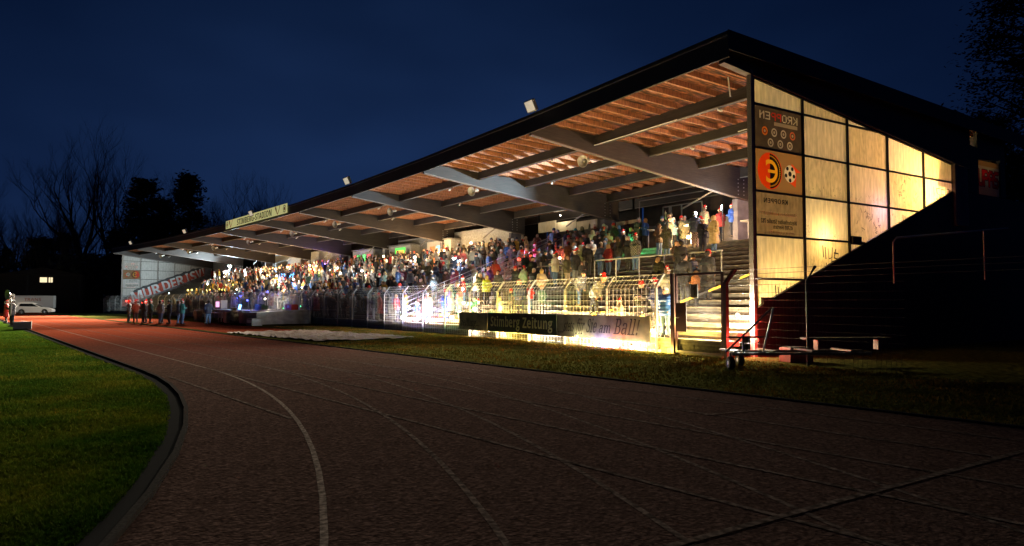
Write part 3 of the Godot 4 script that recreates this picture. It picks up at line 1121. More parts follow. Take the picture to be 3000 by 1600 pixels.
func graffiti(p: Node, i: int, j: int) -> void:
	var g := RandomNumberGenerator.new()
	g.seed = i * 31 + j * 7 + 1
	var x0 := WCOL * i + 0.15
	var y0: float = ROWS[j + 1] + 0.1
	var at := Transform3D(Basis(), Vector3(x0, y0, 0.009))
	var mb := MB.new()
	var low := 1.42 + 0.386 * (x0 + 1.0) - y0
	# [column, row, what]: tags in ink, at the places where the panes carry them
	var tag_at := {[1, 4]: 1, [2, 4]: 2, [0, 5]: 3, [1, 5]: 4, [2, 3]: 5, [3, 3]: 1, [4, 2]: 4, [3, 2]: 5, [4, 3]: 5}
	var k: int = tag_at.get([i, j], 0)
	if k == 1 or k == 3:
		var o := Vector2(1.2, 0.25)
		for q in [[[0.1, 0.95], [0.14, 0.55]], [[0.24, 0.9], [0.27, 0.5]], [[0.4, 0.85], [0.45, 0.5], [0.62, 0.55], [0.65, 0.9]], [[0.85, 0.85], [0.75, 0.55], [0.95, 0.5], [1.0, 0.7], [0.75, 0.72]], [[0.3, 0.35], [0.3, 0.0], [0.55, -0.05], [0.9, 0.1]], [[0.6, 0.5], [0.55, 0.15], [0.75, 0.2], [0.8, 0.45], [0.6, 0.42], [1.05, 0.4]]]:
			stroke(mb, at, q.map(func(e): return Vector2(e[0], e[1]) * 0.95 + o * 0.6), 0.026)
	if k == 2:
		for q in [[[0.3, 1.0], [0.55, 1.02], [0.35, 0.75], [0.6, 0.72], [0.3, 0.4]], [[0.65, 1.0], [0.6, 0.55], [0.85, 0.5], [0.9, 0.95]], [[0.62, 0.8], [0.95, 0.85]], [[0.3, 0.22], [0.7, 0.3], [1.1, 0.22]], [[1.3, 1.15], [1.3, 0.35], [1.6, 0.45], [2.1, 0.55]], [[1.45, 1.1], [1.5, 0.7], [1.75, 0.75], [1.7, 1.05]], [[1.85, 1.15], [2.0, 0.65], [1.55, 0.68]], [[1.55, 0.6], [1.62, 0.4], [1.72, 0.58], [1.98, 0.62]]]:
			stroke(mb, at, q.map(func(e): return Vector2(e[0], e[1])), 0.028)
	if k == 4:
		for q in [[[1.75, 0.95], [1.45, 0.95], [1.5, 0.5], [1.75, 0.48], [1.78, 0.9]], [[1.4, 0.9], [1.15, 0.9], [1.2, 0.5]], [[1.35, 0.7], [1.15, 0.7]], [[1.05, 0.92], [0.8, 0.9], [0.85, 0.7], [1.05, 0.68], [1.02, 0.48], [0.75, 0.5]], [[0.6, 0.95], [0.62, 0.6]], [[0.61, 0.5], [0.62, 0.44]]]:
			stroke(mb, at, q.map(func(e): return Vector2(e[0], e[1])), 0.026)
	if k == 5:
		for n in 16:
			var c := Vector2(0.3 + 1.7 * g.randf(), 0.15 + 0.9 * g.randf())
			stroke(mb, at, [c, c + Vector2(g.randf_range(-0.1, 0.1), g.randf_range(0.03, 0.14)), c + Vector2(g.randf_range(-0.14, 0.14), g.randf_range(-0.05, 0.2))], 0.012)
	if mb.v.size():
		part("graffiti_tag", mb.mesh(), M.ink, p)
	# sprayed specks and old drips along the lower edge
	if i > 0 and j >= 2:
		mb = MB.new()
		for n in 22:
			var c := Vector2(2.1 * g.randf(), maxf(0.02, low) + 0.3 * pow(g.randf(), 2.0))
			if c.y > 1.0:
				continue
			stroke(mb, at, [c, c + Vector2(g.randf_range(-0.05, 0.05), g.randf_range(0.02, 0.1))], g.randf_range(0.004, 0.012), 0.001)
		if mb.v.size():
			part("paint_specks", mb.mesh(), M.ink_soft, p).set_meta("kind", "stuff")


func mural(w: Node) -> void:
	var at := Transform3D(Basis(), Vector3(0, 0, 0.06))
	var line := func(x: float) -> float: return 1.15 + 0.395 * x
	var clouds := [M.mural_black, M.mural_red]
	for e in 2:
		var p := PackedVector2Array()
		p.push_back(Vector2(0.05, 0.7))
		p.push_back(Vector2(12.0, line.call(12.0) - 0.2))
		for i in 40:
			var x := 12.0 - 11.9 * i / 39.0
			var lift := [1.6, 1.15][e] as float
			if x < 2.0:
				lift *= 0.35 + 0.32 * x
			p.push_back(Vector2(x, minf(line.call(x) + lift + 0.16 * absf(sin(x * 2.4 + e)) + 0.1 * sin(x * 5.1), 8.4 - 0.12 * x)))
		var mb := MB.new()
		mb.prism(at, p, 0.002 + 0.004 * e, 0.004 + 0.004 * e)
		part(["mural_smoke", "mural_cloud"][e], mb.mesh(), clouds[e], w)
	var letters := [["M", 2.05, 1.45], ["U", 3.45, 1.0], ["R", 4.75, 1.1], ["D", 6.15, 1.05], ["E", 7.2, 0.7], ["R", 8.25, 1.05], ["I", 9.3, 0.4], ["S", 10.15, 0.8], ["V", 11.05, 0.85], ["!", 11.75, 0.2]]
	for q in letters:
		var x: float = q[1]
		text("mural_letter", q[0], M.mural_white, w, at * Transform3D(Basis(Vector3.BACK, 0.3), Vector3(x, line.call(x) + 0.6, 0.016)), q[2] * 1.08, 1.45)
	var mb := MB.new()
	mb.prism(at, PackedVector2Array([Vector2(2.2, 1.2), Vector2(12.2, line.call(12.2) - 0.85), Vector2(12.2, line.call(12.2) + 0.02), Vector2(2.2, line.call(2.2) - 0.05)]), 0.02, 0.16)
	part("stair_wall", mb.mesh(), M.parapet, w)
	mb = MB.new()
	mb.slab(Vector3(12.9, 6.2, 0.1), Vector3(1.4, 0.9, 0.1))
	part("notice_board", mb.mesh(), M.red, w)


# ---- what closes the stand at the back ----------------------------------------------------------------------------
func build_rear() -> void:
	var g := thing("rear_wall", "rear wall of the grandstand with dark timber infill and pale boards behind the crowd", "wall")
	for b in 10:
		var s0 := BAY * b + 0.17; var s1 := BAY * (b + 1) - 0.17
		var mb := MB.new()
		SH(mb, s0, s1, 13.3, 13.45, 4.68, 4.68, 6.45, 6.45)
		part("parapet", mb.mesh(), M.parapet, g)
		mb = MB.new()
		SH(mb, s0, s1, 15.6, 15.8, 4.68, 4.68, 8.8, 8.8)
		part("infill_wall", mb.mesh(), M.wall_dark, g)
		if b in [3, 4, 6, 7, 9]:
			mb = MB.new()
			SH(mb, s0, s1, 13.25, 13.4, 6.46, 6.46, 8.05, 8.05)
			part("white_infill", mb.mesh(), M.white_wall, g)
	for q in [[22.0, 24.1, 6.78, 7.4], [24.15, 26.3, 6.85, 7.55], [26.35, 28.4, 6.95, 7.75], [18.0, 19.2, 6.75, 6.98], [19.25, 20.2, 6.72, 6.98], [63.0, 66.5, 6.5, 6.8], [67.0, 70.5, 6.5, 6.75], [73.0, 76.0, 6.5, 6.8], [50.9, 54.0, 6.35, 6.75], [34.0, 37.5, 6.35, 6.7]]:
		var mb := MB.new()
		SH(mb, q[0], q[1], 13.0, 13.04, q[2], q[2], q[3], q[3])
		part("pale_board", mb.mesh(), M.cream, g)
	# the window behind the platform near the end
	var mb := MB.new()
	for q in [[13.4, 16.4, 6.5, 6.56], [13.4, 16.4, 7.5, 7.56], [13.4, 13.46, 6.5, 7.56], [14.9, 14.96, 6.5, 7.56], [15.7, 15.9, 6.5, 7.56], [16.34, 16.4, 6.5, 7.56]]:
		SH(mb, q[0], q[1], 13.22, 13.28, q[2], q[2], q[3], q[3])
	part("window_frame", mb.mesh(), M.post, g)
	mb = MB.new()
	mb.bar(S3(18.0, 12.9, 6.6), S3(18.0, 12.9, 8.1), 0.03)
	mb.bar(S3(13.0, 12.9, 8.05), S3(18.0, 12.9, 8.1), 0.03)
	part("conduit", mb.mesh(), M.post, g)
	# kiosks on the platform: white walls, coloured lit doors
	for q in [[39.5, 43.5, "kiosk with orange and green lit open doors nearest the stair fence", [[0.9, 1.5, M_o], [0.35, 0.6, M_g], [1.7, 2.3, M_c], [2.6, 3.4, M_o]]], [46.5, 52.0, "kiosk with a large green and amber lit hatch between white corrugated walls", [[1.2, 2.6, M_a], [0.95, 2.85, M_g]]], [54.0, 58.5, "farther kiosk with red and green lit doorways under a white wall", [[0.5, 1.2, M_r], [1.6, 2.2, M_g], [2.8, 3.4, M_g], [3.7, 4.2, M_r]]]]:
		var k := thing("kiosk", q[2], "kiosk", Transform3D(), "kiosks at the back of the stand")
		mb = MB.new()
		SH(mb, q[0], q[1], 12.2, 13.25, 4.69, 4.69, 7.35, 7.3)
		part("wall", mb.mesh(), M.white_wall, k)
		var n := int((q[1] - q[0]) / 0.16)
		mb = MB.new()
		for i in n:
			var s: float = q[0] + (i + 0.5) * (q[1] - q[0]) / n
			SH(mb, s - 0.04, s + 0.04, 12.165, 12.199, 4.7, 4.7, 7.3, 7.3)
		part("corrugation", mb.mesh(), M.white, k).set_meta("kind", "stuff")
		var z := 0
		for e in q[3]:
			mb = MB.new()
			var lo := 5.0 if q[0] < 46 or q[0] > 53 else (5.5 if z == 0 else 5.25)
			SH(mb, q[0] + e[0], q[0] + e[1], 12.09 + 0.03 * z if q[0] > 46 and q[0] < 53 else 12.12, 12.155, lo, lo, 6.85 if z == 0 or q[0] < 46 or q[0] > 53 else 7.1, 6.85 if z == 0 or q[0] < 46 or q[0] > 53 else 7.1)
			part("lit_window" if q[0] > 46 and q[0] < 53 else "lit_door", mb.mesh(), M[e[2]], k)
			z += 1
		mb = MB.new()
		SH(mb, q[0] - 0.1, q[1] + 0.1, 12.0, 13.25, 7.36, 7.31, 7.45, 7.4)
		part("roof", mb.mesh(), M.grey, k)
	# the red stall by the glowing end wall and the tables on the platform
	var st := thing("red_stall", "bright red drinks stall with white posts at the top corner by the end wall", "stall", SF(1.6, 11.6, 4.69))
	mb = MB.new()
	mb.bevel_box(Transform3D(Basis(), Vector3(-0.35, 0.62, 0)), Vector3(1.3, 1.24, 1.1), 0.03)
	part("body", mb.mesh(), M.red, st)
	mb = MB.new()
	mb.slab(Vector3(-0.75, 1.3, 0.1), Vector3(3.2, 0.09, 1.4))
	part("counter", mb.mesh(), M.wood, st)
	for x in [-2.2, -1.5]:
		mb = MB.new()
		mb.slab(Vector3(x, 0.64, 0.4), Vector3(0.12, 1.26, 0.1))
		part("post", mb.mesh(), M.white, st)
	for q in [[14.9, 10.4, "round standing table with a glowing bulb at the rear parapet"], [11.9, 10.5, "white clothed standing table behind the long camouflage coat"], [9.0, 11.4, "high table under the white floodlight"], [16.6, 10.6, "wooden standing table beside the roof column"]]:
		var t := thing("standing_table", q[2], "table", SF(q[0], q[1], 4.685), "standing tables on the platform")
		mb = MB.new()
		mb.lathe(Transform3D(), [[0.0, 1.08], [0.4, 1.08], [0.41, 1.1], [0.4, 1.12], [0.0, 1.12]], 14)
		part("table_top", mb.mesh(), M.white, t)
		mb = MB.new()
		mb.bar(Vector3(0, 0.02, 0), Vector3(0, 1.08, 0), 0.035)
		part("leg", mb.mesh(), M.steel, t)
		mb = MB.new()
		mb.lathe(Transform3D(), [[0.3, 0.0], [0.3, 0.02], [0.04, 0.05]], 12)
		part("base", mb.mesh(), M.steel, t)


const M_o := "door_orange"
const M_g := "door_green"
const M_c := "door_cyan"
const M_a := "door_amber"
const M_r := "door_red"


# ---- fence and gate -----------------------------------------------------------------------------------------------
func fence_post(mb: MB, s: float, w := 0.032) -> void:
	mb.tube([S3(s, FD, 0), S3(s, FD, 2.12), S3(s, FD + 0.07, 2.24), S3(s, FD + 0.35, 2.57)], [w, w, w, w], 8)


func build_fence() -> void:
	var f := thing("mesh_fence", "long steel mesh fence with inward bent posts between verge and terrace", "fence")
	for k in 42:
		var s := 2.82 + 2.5 * k
		var mb := MB.new()
		fence_post(mb, s, 0.048)
		part("post", mb.mesh(), M.steel if k < 40 else M.wire_dark, f)
		if k == 41:
			continue
		mb = MB.new()
		var open := k < 9
		var n := 12 if open else 20
		var r := 0.0075 if open else 0.009
		for i in range(1, n):
			var q := s + 2.5 * i / n
			if not open and i % 2 == 1:
				mb.bar(S3(q, FD - 0.05, 0.04), S3(q, FD - 0.05, 2.12), r, 3)
			else:
				mb.tube([S3(q, FD - 0.05, 0.04), S3(q, FD - 0.05, 2.13), S3(q, FD + 0.3, 2.55)], [r, r, r], 3)
		var ys := [0.1, 0.3, 0.5, 0.7, 0.9, 1.1, 1.3, 1.5, 1.7, 1.9, 2.12] if open else [0.15, 1.1, 2.12]
		for y in ys:
			mb.bar(S3(s, FD - 0.06, y), S3(s + 2.5, FD - 0.06, y), r * 1.25, 3)
		for t in [0.3, 0.65, 1.0]:
			mb.bar(S3(s, FD - 0.06 + 0.35 * t, 2.12 + 0.43 * t), S3(s + 2.5, FD - 0.06 + 0.35 * t, 2.12 + 0.43 * t), r * 1.4, 3)
		part("mesh_panel", mb.mesh(), M.wire if open else M.steel, f).set_meta("kind", "stuff")
	# gate
	var g := thing("gate", "dark red framed mesh gate numbered 1 at the end of the fence", "gate")
	var s0 := -0.05; var s1 := 1.88
	for q in [[s0, "post"], [s1 + 0.18, "post"]]:
		var mb := MB.new()
		SH(mb, q[0] - 0.06, q[0] + 0.06, FD - 0.06, FD + 0.06, 0, 0, 2.55 if q[0] > 0 else 2.2, 2.55 if q[0] > 0 else 2.2)
		part("gate_post", mb.mesh(), M.gate, g)
	var mb := MB.new()
	mb.hexa([S3(s0 - 0.06, FD - 0.05, 2.2), S3(s0 + 0.05, FD - 0.05, 2.2), S3(s0 + 0.05, FD + 0.06, 2.2), S3(s0 - 0.06, FD + 0.06, 2.2), S3(s0 - 0.1, FD + 0.3, 2.62), S3(s0 + 0.01, FD + 0.3, 2.62), S3(s0 + 0.01, FD + 0.4, 2.58), S3(s0 - 0.1, FD + 0.4, 2.58)])
	part("bent_arm", mb.mesh(), M.gate, g)
	mb = MB.new()
	for q in [[s0 + 0.1, s0 + 0.16, 0.08, 2.54], [s1, s1 + 0.06, 0.08, 2.54], [s0 + 0.161, s1 - 0.001, 2.47, 2.54], [s0 + 0.161, s1 - 0.001, 0.08, 0.14]]:
		SH(mb, q[0], q[1], FD - 0.03, FD + 0.03, q[2], q[2], q[3], q[3])
	part("leaf_frame", mb.mesh(), M.gate, g)
	mb = MB.new()
	for i in 34:
		var q := lerpf(s0 + 0.18, s1 - 0.02, i / 33.0)
		mb.bar(S3(q, FD, 0.14), S3(q, FD, 2.47), 0.0035, 3)
	for i in 12:
		mb.bar(S3(s0 + 0.16, FD - 0.006, 0.3 + 0.19 * i), S3(s1, FD - 0.006, 0.3 + 0.19 * i), 0.004, 3)
	part("mesh_panel", mb.mesh(), M.wire_dark, g).set_meta("kind", "stuff")
	mb = MB.new()
	SH(mb, s1 - 0.42, s1 - 0.005, FD - 0.05, FD - 0.032, 0.72, 0.72, 1.62, 1.62)
	part("lock_plate", mb.mesh(), M.gate, g)
	mb = MB.new()
	mb.bar(S3(s1 + 0.02, FD - 0.09, 1.16), S3(s1 - 0.12, FD - 0.09, 1.16), 0.012)
	part("handle", mb.mesh(), M.trim, g)
	var at := SF(1.12, FD - 0.04, 1.98)
	mb = MB.new()
	mb.bevel_box(at, Vector3(0.27, 0.42, 0.03), 0.012)
	var pl := part("number_plate", mb.mesh(), M.plate, g)
	text("numeral", "1", M.letter_dark, pl, at * Transform3D(Basis(), Vector3(0, 0, 0.02)), 0.1, 0.26)
	# the short run of fence past the gate, in front of the end wall
	var e := thing("side_fence", "short dark wire fence past the gate in front of the glowing end wall", "fence")
	for q in [-2.7]:
		mb = MB.new()
		mb.tube([S3(q, FD, 0), S3(q, FD, 2.2), S3(q, FD + 0.35, 2.57)], [0.04, 0.04, 0.04], 8)
		part("post", mb.mesh(), M.black, e)
	mb = MB.new()
	for i in 44:
		var q := -0.2 - 2.5 * i / 22.0
		mb.bar(S3(q, FD - 0.05, 0.05), S3(q, FD - 0.05, 2.15), 0.004, 3)
	for y in [0.3, 0.5, 0.7, 0.9, 1.1, 1.3, 1.5, 1.7, 1.9, 2.12]:
		mb.bar(S3(-0.1, FD - 0.055, y), S3(-5.2, FD - 0.055, y), 0.005, 3)
	for t in [0.35, 0.7, 1.0]:
		mb.bar(S3(-0.1, FD + 0.32 * t, 2.15 + 0.42 * t), S3(-8.0, FD + 0.32 * t, 2.15 + 0.42 * t), 0.006, 3)
	part("mesh_panel", mb.mesh(), M.wire_dark, e).set_meta("kind", "stuff")
	# barrier tape
	for q in [[[4.2, -1.0, 1.05], [2.9, 0.5, 1.75], [1.2, 4.6, 3.55], "yellow and black barrier tape rising across the steps behind the gate"], [[1.2, 4.6, 3.55], [0.7, 4.5, 3.5], [0.15, 4.3, 3.15], "short end of barrier tape tied to the end wall post"], [[7.6, -1.0, 1.0], [6.0, -1.0, 1.25], [4.6, -0.9, 1.5], "yellow and black barrier tape across the lowest steps behind the banner"]]:
		var pts := []
		var ends := [S3(q[0][0], q[0][1], q[0][2]), S3(q[1][0], q[1][1], q[1][2]), S3(q[2][0], q[2][1], q[2][2])]
		var t := thing("barrier_tape", q[3], "barrier tape", Transform3D(), "barrier tapes on the steps")
		for i in 13:
			var w := i / 12.0
			pts.append(ends[0].lerp(ends[1], w).lerp(ends[1].lerp(ends[2], w), w))
		for i in 12:
			mb = MB.new()
			var up := Vector3(0, 0.04, 0)
			mb.hexa([pts[i] - up, pts[i + 1] - up, pts[i + 1] - up + Vector3(0, 0, 0.006), pts[i] - up + Vector3(0, 0, 0.006), pts[i] + up, pts[i + 1] + up, pts[i + 1] + up + Vector3(0, 0, 0.006), pts[i] + up + Vector3(0, 0, 0.006)])
			part("tape_stripe", mb.mesh(), M.tape_yellow if i % 2 == 0 else M.black, t)
	# pipe handrail and rain pipe on the dark outer side
	var r := thing("outer_handrail", "pale pipe handrail on the dark outer stair beyond the end wall", "handrail")
	mb = MB.new()
	mb.tube([S3(-2.2, 3.6, 2.2), S3(-2.2, 3.6, 3.45), S3(-2.2, 3.8, 3.6), S3(-2.2, 11.0, 4.3)], [0.028, 0.028, 0.028, 0.028], 8)
	part("rail", mb.mesh(), M.steel, r)
	mb = MB.new()
	mb.bar(S3(-2.2, 9.2, 2.4), S3(-2.2, 9.2, 4.1), 0.022)
	part("post", mb.mesh(), M.steel, r)
	r = thing("side_building", "dark flat building at the right edge beyond the end wall", "building")
	mb = MB.new()
	SH(mb, -9.0, -3.2, 11.6, 19.0, 0, 0, 4.6, 4.6)
	part("wall", mb.mesh(), M.fascia, r)
	mb = MB.new()
	SH(mb, -9.2, -3.0, 11.4, 19.2, 4.61, 4.61, 4.8, 4.8)
	part("roof", mb.mesh(), M.roofing, r)
	mb = MB.new()
	mb.tube([S3(-3.6, 11.5, 4.6), S3(-3.6, 11.5, 2.3), S3(-3.7, 11.45, 2.1), S3(-3.7, 11.45, 0.2)], [0.04, 0.04, 0.04, 0.04], 8)
	part("rain_pipe", mb.mesh(), M.steel, r)


# ---- signs --------------------------------------------------------------------------------------------------------
func chord(s0: float, s1: float, d: float, y: float) -> Transform3D:
	var a := S3(s1, d, y); var b := S3(s0, d, y)
	var x := (b - a).normalized()
	return Transform3D(Basis(x, Vector3.UP, x.cross(Vector3.UP)), (a + b) / 2)


func board(called: String, label: String, cat: String, s0: float, s1: float, d: float, y0: float, y1: float, m: Material, group := "") -> Array:
	var at := chord(s0, s1, d, (y0 + y1) / 2)
	var w := (S3(s0, d, 0) - S3(s1, d, 0)).length()
	var o := thing(called, label, cat, at, group)
	var mb := MB.new()
	mb.bevel_box(Transform3D(), Vector3(w - 0.01, y1 - y0, 0.03), 0.006)
	part("panel", mb.mesh(), m, o)
	return [o, w, Transform3D(Basis(), Vector3(0, 0, 0.018))]


func build_signs() -> void:
	var q := board("advertising_board", "grey board with dark script ending in zeitung at the lit corner", "banner", 13.44, 16.1, -1.42, 0.31, 1.15, M.banner_grey, "advertising boards on the fence")
	text("lettering", "zeitung...", M.letter_dark, q[0], q[2] * Transform3D(Basis(), Vector3(-0.25, -0.1, 0)), 1.75, 0.46, false, "Droid Serif", 0.3)
	q = board("advertising_board", "dark green board reading Stimberg Zeitung in pale bold letters", "banner", 8.18, 13.42, -1.42, 0.32, 1.165, M.banner_green, "advertising boards on the fence")
	text("lettering", "Stimberg", M.letter_green, q[0], q[2] * Transform3D(Basis(), Vector3(-1.15, -0.03, 0)), 2.35, 0.62)
	text("lettering", "Zeitung", M.letter_green, q[0], q[2] * Transform3D(Basis(), Vector3(1.3, -0.03, 0)), 2.1, 0.62)
	q = board("advertising_board", "long grey green board with dark script beside the gate", "banner", 2.97, 8.16, -1.42, 0.32, 1.17, M.banner_grey, "advertising boards on the fence")
	for e in [["...", -2.3, -0.25, 0.32, 0.07], ["stets", -1.78, -0.02, 0.62, 0.4], ["für", -1.08, 0.0, 0.46, 0.6], ["Sie", -0.4, 0.05, 0.55, 0.52], ["am", 0.32, -0.06, 0.62, 0.28], ["Ball!", 1.45, 0.06, 1.2, 0.56]]:
		text("lettering", e[0], M.letter_dark, q[0], q[2] * Transform3D(Basis(), Vector3(e[1], e[2], 0)), e[3], e[4], false, "Droid Serif", 0.3)
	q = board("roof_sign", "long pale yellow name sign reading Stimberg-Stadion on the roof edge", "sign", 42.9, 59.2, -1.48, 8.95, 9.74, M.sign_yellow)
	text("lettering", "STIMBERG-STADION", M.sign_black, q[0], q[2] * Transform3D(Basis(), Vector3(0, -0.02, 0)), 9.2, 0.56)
	for x in [-6.55, 6.0]:
		var mb := MB.new()
		var at: Transform3D = q[2] * Transform3D(Basis(), Vector3(x, 0, 0))
		stroke(mb, at, [Vector2(-0.45, 0.3), Vector2(-0.3, 0.05), Vector2(-0.05, -0.3)], 0.12, 0.002)
		stroke(mb, at, [Vector2(0.5, 0.33), Vector2(0.32, 0.0), Vector2(0.02, -0.3)], 0.12, 0.004)
		part("red_mark", mb.mesh(), M.sign_red, q[0])
	for x in [-7.65, 7.55]:
		part("club_crest", disc(q[2], Vector2(x, 0), 0.32, 0.0, 0.004, 20), M.ink, q[0])
		part("club_crest", disc(q[2], Vector2(x, 0), 0.25, 0.005, 0.008, 20), M.sign_yellow, q[0])
		part("club_crest", disc(q[2], Vector2(x, 0), 0.16, 0.009, 0.012, 16), M.sign_red, q[0])


# ---- lamps --------------------------------------------------------------------------------------------------------
func omni(parent: Node3D, at: Vector3, c: Color, e: float, size := 0.05) -> void:
	var l := OmniLight3D.new()
	l.name = "lamp_light"
	l.position = at
	l.light_color = c
	l.light_energy = e
	l.light_size = size
	l.omni_range = 120.0
	l.omni_attenuation = 2.0
	l.shadow_enabled = true
	parent.add_child(l, true)


const HUES := {"warm": [1.0, 0.62, 0.26], "cream": [1.0, 0.74, 0.38], "plain": [1.0, 0.9, 0.76], "yellow": [1.0, 0.7, 0.12], "white": [1.0, 0.86, 0.62], "cool": [0.6, 0.86, 1.0], "red": [1.0, 0.05, 0.03], "blue": [0.1, 0.12, 1.0], "green": [0.1, 1.0, 0.3], "violet": [0.5, 0.3, 1.0], "pink": [1.0, 0.2, 0.5]}

func bulb(label: String, at: Vector3, hue: String, e: float, r := 0.045, group := "", called := "light_bulb", bright := 14.0) -> void:
	var h: Array = HUES[hue]
	if not M.has("glow_" + hue):
		M["glow_" + hue] = glow(h[0], h[1], h[2], bright if hue in ["white", "cool", "warm", "cream", "plain"] else 5.0)
	var o := thing(called, label, "light bulb", Transform3D(Basis(), at), group)
	var mb := MB.new()
	mb.ball(Vector3.ZERO, Vector3.ONE * r, 10)
	part("glass_bulb", mb.mesh(), M["glow_" + hue], o)
	mb = MB.new()
	mb.tube([Vector3(0, r * 0.9, 0), Vector3(0, r * 1.9, 0)], [r * 0.45, r * 0.4], 6)
	part("socket", mb.mesh(), M.black, o)
	if e > 0.0:
		omni(o, Vector3.ZERO, Color(h[0], h[1], h[2]).linear_to_srgb(), e, r * 0.8)


func spot(parent: Node3D, at: Vector3, to: Vector3, c: Color, e: float, angle: float, size := 0.12) -> void:
	var l := SpotLight3D.new()
	l.name = "beam"
	l.light_color = c
	l.light_energy = e
	l.light_size = size
	l.spot_angle = angle
	l.spot_angle_attenuation = 0.7
	l.spot_range = 200.0
	l.spot_attenuation = 2.0
	l.shadow_enabled = true
	parent.add_child(l, true)
	l.transform = Transform3D(Basis.looking_at(to - at), at)


func build_lamps() -> void:
	# garland along the fence: bulbs on the grass, and behind the boards
	var g := "coloured bulbs of the garland along the fence"
	bulb("small pale bulb on the grass under the far half of the long board", S3(6.7, -1.55, 0.34), "white", 0.5, 0.04, g)
	bulb("yellow bulb on the grass, first left of the blue one", S3(6.05, -1.55, 0.1), "yellow", 1.6, 0.05, g)
	bulb("blue bulb on the grass under the long board", S3(5.45, -1.52, 0.1), "blue", 5.0, 0.045, g)
	bulb("yellow bulb on the grass between the blue and the red bulb", S3(5.05, -1.55, 0.1), "yellow", 1.6, 0.055, g)
	bulb("red bulb on the grass under the long board", S3(4.35, -1.52, 0.08), "red", 4.0, 0.045, g)
	bulb("largest white bulb on the grass near the end of the long board", S3(3.7, -1.58, 0.12), "white", 1.8, 0.065, g)
	bulb("faint yellow bulb on the grass at the end of the board", S3(3.15, -1.45, 0.1), "yellow", 1.0, 0.04, g)
	bulb("yellow bulb on the grass beside the left gate post", S3(2.35, -1.62, 0.1), "yellow", 2.2, 0.055, g)
	var hues := ["warm", "warm", "yellow", "warm", "white", "warm", "yellow", "warm", "warm", "white"]
	for i in 10:
		var s := 3.6 + 1.25 * i
		bulb("%s bulb of the hidden string behind the boards, %s from the gate" % [hues[i], ORD[i]], S3(s, -1.27, 0.62 + 0.1 * sin(i * 2.1) if i % 2 == 0 else 0.27), hues[i], 19.0 if i % 2 == 0 else 2.0, 0.04, "bulbs hidden behind the boards")
	bulb("added yellow bulb hidden behind the lock plate of the gate", S3(1.68, -1.15, 1.05), "yellow", 5.0, 0.04)  # unseen bulb added to brighten the steps behind the gate
	bulb("red lamp on the ground between the gate post and the end wall", S3(-0.55, -0.6, 0.55), "red", 4.0, 0.06)
	bulb("white lamp hanging by the salmon lit corner of the end wall", S3(0.25, -0.45, 1.25), "white", 16.0, 0.06)
	# on the platform
	bulb("large warm bulb hanging in front of the red stall", S3(2.4, 10.7, 5.55), "warm", 55.0, 0.13)
	bulb("warm lamp on the steps right behind the brightest pane of the end wall", S3(0.55, 3.5, 3.75), "cream", 2.6, 0.1)
	bulb("violet white lamp on the steps behind the third row of panes", S3(0.5, 6.9, 4.85), "violet", 1.2, 0.06)
	bulb("warm lamp on the low steps behind the front pane of the end wall", S3(0.8, 1.3, 2.2), "cream", 2.0, 0.07)
	bulb("cream lamp high on the steps behind the rear panes of the end wall", S3(1.0, 10.0, 5.9), "cream", 3.5, 0.08)
	bulb("small pink bulb at the end of the red stall", S3(1.3, 10.8, 5.5), "pink", 1.0, 0.05)
	bulb("violet lamp beside the white posts of the red stall", S3(3.9, 11.2, 5.6), "violet", 9.0, 0.06)
	bulb("warm round bulb on the standing table by the long olive coat", S3(11.3, 9.6, 5.05), "warm", 22.0, 0.11)
	bulb("green bulb among the people right of the roof column", S3(14.2, 8.2, 4.95), "green", 2.0, 0.07)
	bulb("orange lantern low in the middle of the near crowd", S3(17.9, 6.3, 4.2), "warm", 1.5, 0.08)
	bulb("red lamp held up in the crowd by the lower handrail", S3(19.6, 4.6, 4.15), "red", 2.0, 0.09)
	bulb("violet lamp in the crowd below the sloping stair rails", S3(21.9, 6.6, 4.6), "violet", 8.0, 0.06)
	bulb("bright cream lantern among the lilac lit people by the fence corner", S3(19.3, 0.6, 2.35), "white", 9.0, 0.1)
	bulb("small white lamp on the wall above the cream boards", S3(25.5, 12.7, 8.0), "white", 2.0, 0.05)
	for i in 7:
		bulb("warm bulb of the cluster beside the orange kiosk, %s from the stair" % ORD[i], S3(36.6 + 0.85 * i, 9.6 + 0.5 * sin(i * 2.0), 5.75 + 0.25 * cos(i * 1.7)), "warm", 7.0, 0.1, "warm bulbs beside the orange kiosk")
	for i in 6:
		bulb("warm bulb of the string in the far crowd, %s from the near end" % ORD[i], S3(63.0 + 2.6 * i, 9.2 + 0.5 * sin(i * 2.0), 5.85), "warm", 8.0, 0.12, "warm bulbs in the far crowd")
	for i in 5:
		bulb("amber bulb on the lower steps of the far crowd, %s from the near end" % ORD[i], S3(70.0 + 2.2 * i, 1.6 + 1.1 * sin(i * 1.4), 3.1), "yellow", 2.5, 0.1, "amber bulbs in the far crowd")
	for i in 9:
		bulb("added lantern brightening the middle crowd, %s from the near end" % ORD[i], S3(26.0 + 4.1 * i, 2.0 + 6.5 * fposmod(0.3 + i * 0.618, 1.0), 1.75 + 1.55 + 0.386 * (1.2 + 6.5 * fposmod(0.3 + i * 0.618, 1.0))), ["plain", "cream", "plain"][i % 3], 6.0, 0.09, "lanterns added to brighten the middle crowd")  # made-up lanterns, added to lift the light on the middle crowd
	for i in 14:
		bulb("cool white phone light in the crowd, %s from the near end" % ORD[i], S3(24.0 + 4.9 * i, 0.5 + 8.0 * fposmod(0.1 + i * 0.618, 1.0), 2.2 + 0.386 * (0.5 + 8.0 * fposmod(0.1 + i * 0.618, 1.0))), "cool", 2.4, 0.06, "phone lights in the crowd")
